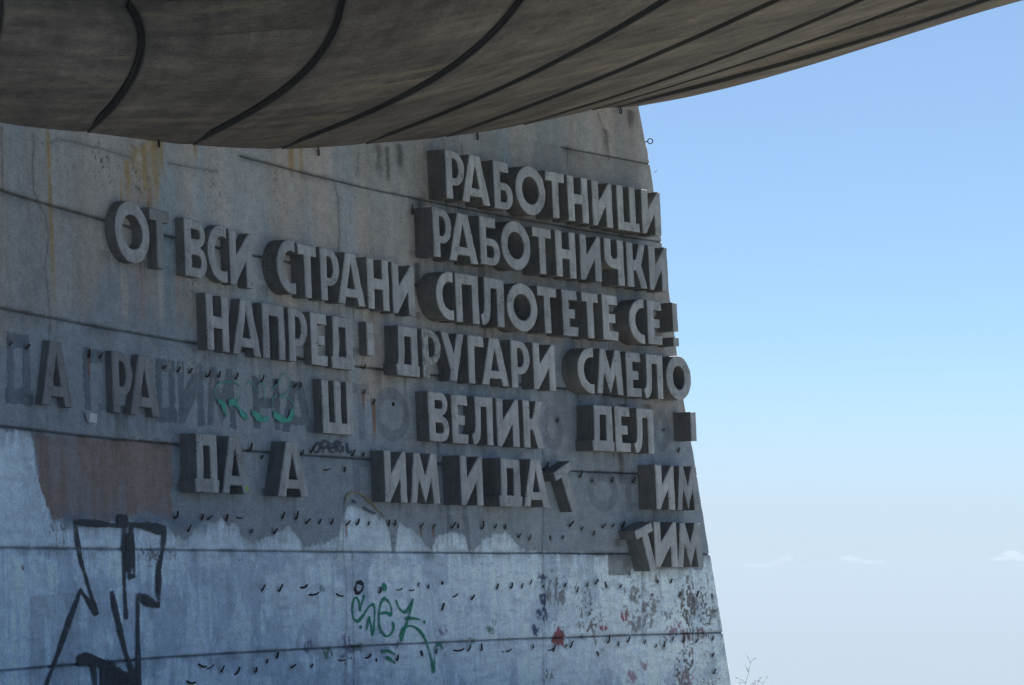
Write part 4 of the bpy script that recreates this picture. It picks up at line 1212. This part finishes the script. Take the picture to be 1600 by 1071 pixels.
# eyelets
bm = bmesh.new()
ring = [(0.05 * math.cos(2 * math.pi * k / 14), 0, -0.09 + 0.05 * math.sin(2 * math.pi * k / 14)) for k in range(15)]
tube(bm, ring, 0.011, 5)
tube(bm, [(0, 0, 0.04), (0, 0, -0.05)], 0.012, 5)
rme = bm_mesh(bm)
rme.materials.append(M_IRON)
for k, (a, b_) in enumerate(RINGS):
    o = bpy.data.objects.new("eyelet_ring", rme)
    COL.objects.link(o)
    t, n_ = wframe(a)
    o.location = wvec(a, b_ + 0.06, 0.05)
    o.rotation_euler = (0, 0, math.atan2(t.y, t.x) + 0.3)
    tag(o, ["black iron eyelet under the dish above the ochre stain", "black iron eyelet under the dish over the ragged bare concrete", "black iron eyelet under the dish above the letter А of the top line",
            "black iron eyelet under the dish near the wall's free edge", "black iron eyelet on the wall beside the two top lines"][k], "eyelet ring", "iron eyelets of the wall")
o = bpy.data.objects.new("eyelet_ring", rme)
COL.objects.link(o)
o.location = wvec(edge_s(8.14 + 1.65), 8.14 + 1.65, 0.0) + Vector((0.0, 0.02, 0.0))
o.rotation_euler = (0, R_(-95), 0)
tag(o, "black iron eyelet sticking out of the wall's free edge into the sky", "eyelet ring", "iron eyelets of the wall")

# ------------------------------------------------------------ the dish: ribbed concrete shell that rests on the wall
DC = np.array((-26.0, 46.0))
cols = [(a, np.array(pts)) for a, pts in DISH]
nc = len(cols)
ARR = np.array([np.concatenate([np.full((len(p_), 1), a), p_], 1) for a, p_ in cols])     # col, row, (phi, r, z)


def cat(P, t):
    """Catmull-Rom through P (first axis) at float index t."""
    i = int(np.clip(math.floor(t), 0, len(P) - 2))
    f = t - i
    p1, p2 = P[i], P[i + 1]
    p0 = P[i - 1] if i > 0 else 2 * p1 - p2
    p3 = P[i + 2] if i + 2 < len(P) else 2 * p2 - p1
    return 0.5 * ((2 * p1) + (-p0 + p2) * f + (2 * p0 - 5 * p1 + 4 * p2 - p3) * f * f + (-p0 + 3 * p1 - 3 * p2 + p3) * f ** 3)


NR = 70
rowsT = np.concatenate([[0], np.linspace(0.55, 14, NR - 1)])
FINE = np.array([[cat(ARR[c], t) for t in rowsT] for c in range(nc)])       # col, row, 3
WS = [0, .004, .015, .03, .05, .075, .11, .16, .25, .34, .43, .52, .61, .70, .77, .83, .87, .90, .925, .945, .962, .978, .99, .998, 1.0]


def cart(p_):
    return np.stack([DC[0] + p_[..., 1] * np.cos(p_[..., 0]), DC[1] + p_[..., 1] * np.sin(p_[..., 0]), p_[..., 2]], -1)


grid, joint_dark, bayu = [], [], []
ubase = 0.0
for c in range(nc - 1):
    for w in WS:
        pl = cart(cat(FINE, min(c + w, nc - 1 - 1e-6)))
        eps = 0.02
        q1 = cart(cat(FINE, max(c + w - eps, 0)))
        q2 = cart(cat(FINE, min(c + w + eps, nc - 1 - 1e-6)))
        du = q2 - q1
        dv = np.gradient(pl, axis=0)
        nrm = np.cross(dv, du)
        nrm /= np.linalg.norm(nrm, axis=1, keepdims=True) + 1e-9
        inw = np.stack([DC[0] - pl[:, 0], DC[1] - pl[:, 1], 0 * pl[:, 0]], 1)
        inw /= np.linalg.norm(inw, axis=1, keepdims=True)
        inw[:, 2] = 0.9
        nrm = nrm * np.sign((nrm * inw).sum(1, keepdims=True))  # into the shell: inward and upward
        wid = np.linalg.norm(du, axis=1) / (2 * eps)
        band = 0.40 / np.maximum(wid, 0.4)                      # recess is 0.40 m wide whatever the bay
        x = np.clip((w - (1 - band)) / band, 0, 1)
        dd = 0.0 if c == nc - 2 else 1.0
        rec = DEPTH * x ** 1.6 * dd * (0.12 + 0.88 * sstep(1.0, 2.6, rowsT))
        bulge = 0.0
        grid.append(pl + nrm * (rec + bulge)[:, None])
        dr_, dl_ = (1 - w) * wid, w * wid                       # metres to the joint on either side
        joint_dark.append(np.clip(0.75 * np.exp(-(dr_ / 0.085) ** 2) + 0.52 * np.exp(-(dr_ / 0.42) ** 2), 0, 1) * dd + (0.8 * np.exp(-(dl_ / 0.05) ** 2) + 0.15 * np.exp(-(dl_ / 0.25) ** 2)) * (c > 0))  # darker towards each joint, more so at the bay's end
        bayu.append((c + w) * 2.6)
G = np.array(grid)
nU = len(G)
vlen = np.concatenate([[0], np.cumsum(np.linalg.norm(np.diff(cart(FINE[9]), axis=0), axis=1))])
skew = np.array([0.36 * 2.6 * ((b_ / 2.6) % 1.0 if (k + 1) % len(WS) else 1.0) for k, b_ in enumerate(bayu)])
uvd = np.stack([np.broadcast_to(np.array(bayu)[:, None], (nU, NR)), vlen[None, :] - skew[:, None], np.zeros((nU, NR))], -1)
board = np.zeros((nU, NR))
Q = grid_quads(nU, NR)
dme = fast_mesh(G.reshape(-1, 3), Q, False)
at = dme.attributes.new("duv", 'FLOAT_VECTOR', 'POINT')
at.data.foreach_set("vector", uvd.astype(np.float32).ravel())
bay = np.stack([np.array(joint_dark), board, board, board + 1], -1)
at = dme.attributes.new("bay", 'FLOAT_COLOR', 'POINT')
at.data.foreach_set("color", bay.astype(np.float32).ravel())
sm_ = np.ones(len(dme.polygons), bool)
jj = np.repeat(np.arange(nU - 1), NR - 1)
sm_[np.isin(jj % len(WS), [len(WS) - 1, len(WS) - 2, 0])] = False
dme.polygons.foreach_set("use_smooth", sm_)
ROOT = bpy.data.objects.new("saucer_building", None)
COL.objects.link(ROOT)
ROOT.location = (DC[0], DC[1], 0)
tag(ROOT, "huge round concrete dish roof with curved ribs overhanging the slogan wall", "building")


def under(o):
    o.parent = ROOT
    o.matrix_parent_inverse = Matrix.Translation(ROOT.location).inverted()
    return o


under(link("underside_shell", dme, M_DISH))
# tarred joint beads along each rib
for c in range(1, nc - 1):
    a = G[(c - 1) * len(WS) + len(WS) - 2]
    b_ = G[c * len(WS) + 1]
    bm = bmesh.new()
    pts = [Vector(0.8 * a[k] + 0.2 * b_[k]) for k in range(0, NR, 2)]
    tube(bm, pts, 0.022, 6)
    under(link("rib_joint", bm_mesh(bm), M_TAR))
# rim fascia above the free edge and the roof over it all
ed = G[-1]
up_ = ed.copy(); up_[:, 2] += 0.5; up_[:, 0] -= 0.6
top = np.stack([G[k][-1] for k in range(0, nU, 4)] + [G[-1][-1]])
topz = top.copy(); topz[:, 2] += 0.5
rv = [tuple(v) for v in ed] + [tuple(v) for v in up_]
n_ = len(ed)
rf = [(k, k + 1, n_ + k + 1, n_ + k) for k in range(n_ - 1)]
under(link("rim_fascia", mesh_from(rv, rf), M_ROOF))
rv = [tuple(v) for v in top] + [(DC[0], DC[1], 14.5)] + [tuple(v) for v in up_[::3]]
n_ = len(top)
rf = [(k, k + 1, n_) for k in range(n_ - 1)]
m_ = len(up_[::3])
rf += [(n_ + 1 + k, n_ + 2 + k, n_) for k in range(m_ - 1)]
under(link("roof", mesh_from(rv, rf), M_ROOF))

# ------------------------------------------------------------ dry weeds at the far foot of the wall
M_STEM = mat_flat("dry_stem", (0.10, 0.085, 0.055), 0.9, 0.25, 20)
M_LEAF = mat_flat("dry_leaf", (0.11, 0.10, 0.05), 0.85, 0.35, 14)


def weed(loc, hgt, lean, seed, label, nst):
    rng = random.Random(seed)
    root = bpy.data.objects.new("dry_weed", None)
    COL.objects.link(root)
    root.location = loc
    tag(root, label, "weed", "dry weeds at the foot of the wall")
    lf = bmesh.new()
    for k in range(nst):
        bm = bmesh.new()
        a = rng.uniform(0, 6.28)
        L = hgt * rng.uniform(0.62, 1.0)
        d = Vector((math.cos(a) * 0.22 + lean, math.sin(a) * 0.22, 1)).normalized()
        pts, p_ = [], Vector((0, 0, -0.05))
        for q_ in range(9):
            pts.append(p_.copy())
            d = (d + Vector((rng.uniform(-.14, .14) + lean * .1, rng.uniform(-.14, .14), 0.02))).normalized()
            p_ = p_ + d * L / 8
        tube(bm, pts, 0.007, 5, 0.003)
        for q_ in range(3, 9):
            for _ in range(1 + (q_ > 5)):
                b0 = pts[q_]
                dd = (Vector((rng.uniform(-1, 1), rng.uniform(-1, 1), rng.uniform(-.1, .8)))).normalized()
                ln = rng.uniform(0.10, 0.26)
                tw = [b0, b0 + dd * ln * .5 + Vector((0, 0, .01)), b0 + dd * ln]
                tube(bm, tw, 0.0032, 4, 0.002)
                for f in (0.55, 0.75, 0.9, 1.0):
                    if rng.random() < 0.75:
                        c = b0 + dd * ln * f
                        e1 = Vector((rng.uniform(-1, 1), rng.uniform(-1, 1), rng.uniform(-1, .6))).normalized()
                        e2 = e1.orthogonal().normalized()
                        sz_ = rng.uniform(0.013, 0.026)
                        v = [c, c + e1 * sz_ + e2 * sz_ * .4, c + e1 * sz_ * 2, c + e1 * sz_ - e2 * sz_ * .4]
                        lf.faces.new([lf.verts.new(x_) for x_ in v])
        link("stem", bm_mesh(bm), M_STEM, root)
    tag(link("foliage", bm_mesh(lf), M_LEAF, root), kind=None)


for (x_, y_, h_, ln, sd, ns_, lab) in ((4.40, 50.6, 1.80, 0.13, 5, 4, "dry brown weed standing against the sky past the wall's free edge"),
                                  (3.6, 48.6, 1.20, 0.12, 9, 3, "dry brown weed growing in front of the wall's foot"),
                                  (3.95, 49.2, 1.35, 0.16, 12, 2, "thin dry weed at the corner of the wall's foot")):
    weed((x_, y_, float(ground_z(np.float64(x_), np.float64(y_)))), h_, ln, sd, lab, ns_)

# ------------------------------------------------------------ a bird and far small clouds
bm = bmesh.new()
pts = [(-.30, .02, .10), (-.14, 0, .055), (0, -.02, 0), (.15, 0, .05), (.31, .02, .11)]
for sgn in (1,):
    tv = [bm.verts.new((x, y + .045, z)) for x, y, z in pts]
    bv = [bm.verts.new((x, y - .045 * (1 - abs(x) * 2.4), z)) for x, y, z in pts]
    uv_ = [bm.verts.new((x, y, z + .018)) for x, y, z in pts]
    for k in range(4):
        bm.faces.new((tv[k], tv[k + 1], uv_[k + 1], uv_[k]))
        bm.faces.new((uv_[k], uv_[k + 1], bv[k + 1], bv[k]))
        bm.faces.new((bv[k], bv[k + 1], tv[k + 1], tv[k]))
tube(bm, [(0, .14, 0), (0, .08, .005), (0, 0, 0), (0, -.10, 0), (0, -.2, .0)], 0.035, 6, 0.012)
brd = link("bird", bm_mesh(bm), mat_flat("bird_feathers", (0.12, 0.09, 0.07), 0.8, 0.2, 20))
brd.location = (22.7, 400 * 1.0 / 4 * 4, EYE + 61.8)
brd.location = (0.0567 * 330, 330, EYE + 0.1545 * 330)
brd.rotation_euler = (0.3, R_(-48), 0.5)
tag(brd, "tiny dark bird gliding in blue sky past the wall's edge", "bird")

m = bpy.data.materials.new("cloud_vapour")
m.use_nodes = True
nt = m.node_tree
nt.nodes.remove(nt.nodes["Principled BSDF"])
pv = N(nt, "ShaderNodeVolumePrincipled")
pv.inputs["Color"].default_value = (0.98, 0.98, 0.98, 1)
pv.inputs["Density"].default_value = CLOUD_DENS
pv.inputs["Anisotropy"].default_value = 0.2
nt.links.new(pv.outputs[0], nt.nodes["Material Output"].inputs["Volume"])
for k, (lab, puffs) in enumerate((("faint pinkish cloud wisp low beside the wall's free edge", [(1180, 884, 20, 3), (1196, 883, 14, 3), (1228, 874, 12, 5), (1218, 877, 12, 3)]),
                                  ("small pale flat-bottomed cloud standing alone between the two others", [(1322, 873, 12, 6), (1334, 875, 14, 5), (1362, 878, 22, 3)]),
                                  ("small pale cloud at the sky's outer side, brightest of three", [(1560, 874, 16, 4), (1578, 867, 16, 7), (1594, 872, 18, 5)]))):
    D = 12000.0
    bm = bmesh.new()
    for (px, py, rx, ry) in puffs:
        mt = Matrix.Translation(((px - 800) / 4000 * D, D, EYE + (883 - py) / 4000 * D)) @ Matrix.Diagonal((rx / 4000 * D, rx / 4000 * D * 1.2, ry / 4000 * D, 1))
        bmesh.ops.create_icosphere(bm, subdivisions=4, radius=1.0, matrix=mt)
    for v in bm.verts:
        nz_ = math.sin(v.co.x * .11) * math.sin(v.co.z * .27 + 1) * math.sin(v.co.y * .09)
        v.co.z += 3.0 * nz_
        v.co.x += 4.0 * nz_
    # one closed skin for each puff group
    o = link("cloud", bm_mesh(bm), m)
    rm = o.modifiers.new("skin", 'REMESH')
    rm.mode = 'VOXEL'
    rm.voxel_size = 3.0
    tag(o, lab, "cloud", "small clouds near the horizon")

# ------------------------------------------------------------ the hazy air over the plain
hb = bmesh.new()
bmesh.ops.create_cube(hb, size=1.0)
for v in hb.verts:
    v.co.x *= 110000; v.co.y *= 110000
    v.co.z = 17.0 if v.co.z > 0 else -1002.0
hm = bpy.data.materials.new("haze_air")
hm.use_nodes = True
nt = hm.node_tree
nt.nodes.remove(nt.nodes["Principled BSDF"])
pv = N(nt, "ShaderNodeVolumePrincipled")
pv.inputs["Color"].default_value = (0.525, 0.625, 0.72, 1)
pv.inputs["Density"].default_value = HAZE
pv.inputs["Anisotropy"].default_value = 0.0
nt.links.new(pv.outputs[0], nt.nodes["Material Output"].inputs["Volume"])
if HAZE > 0:
    tag(link("haze", bm_mesh(hb), hm), kind="stuff")
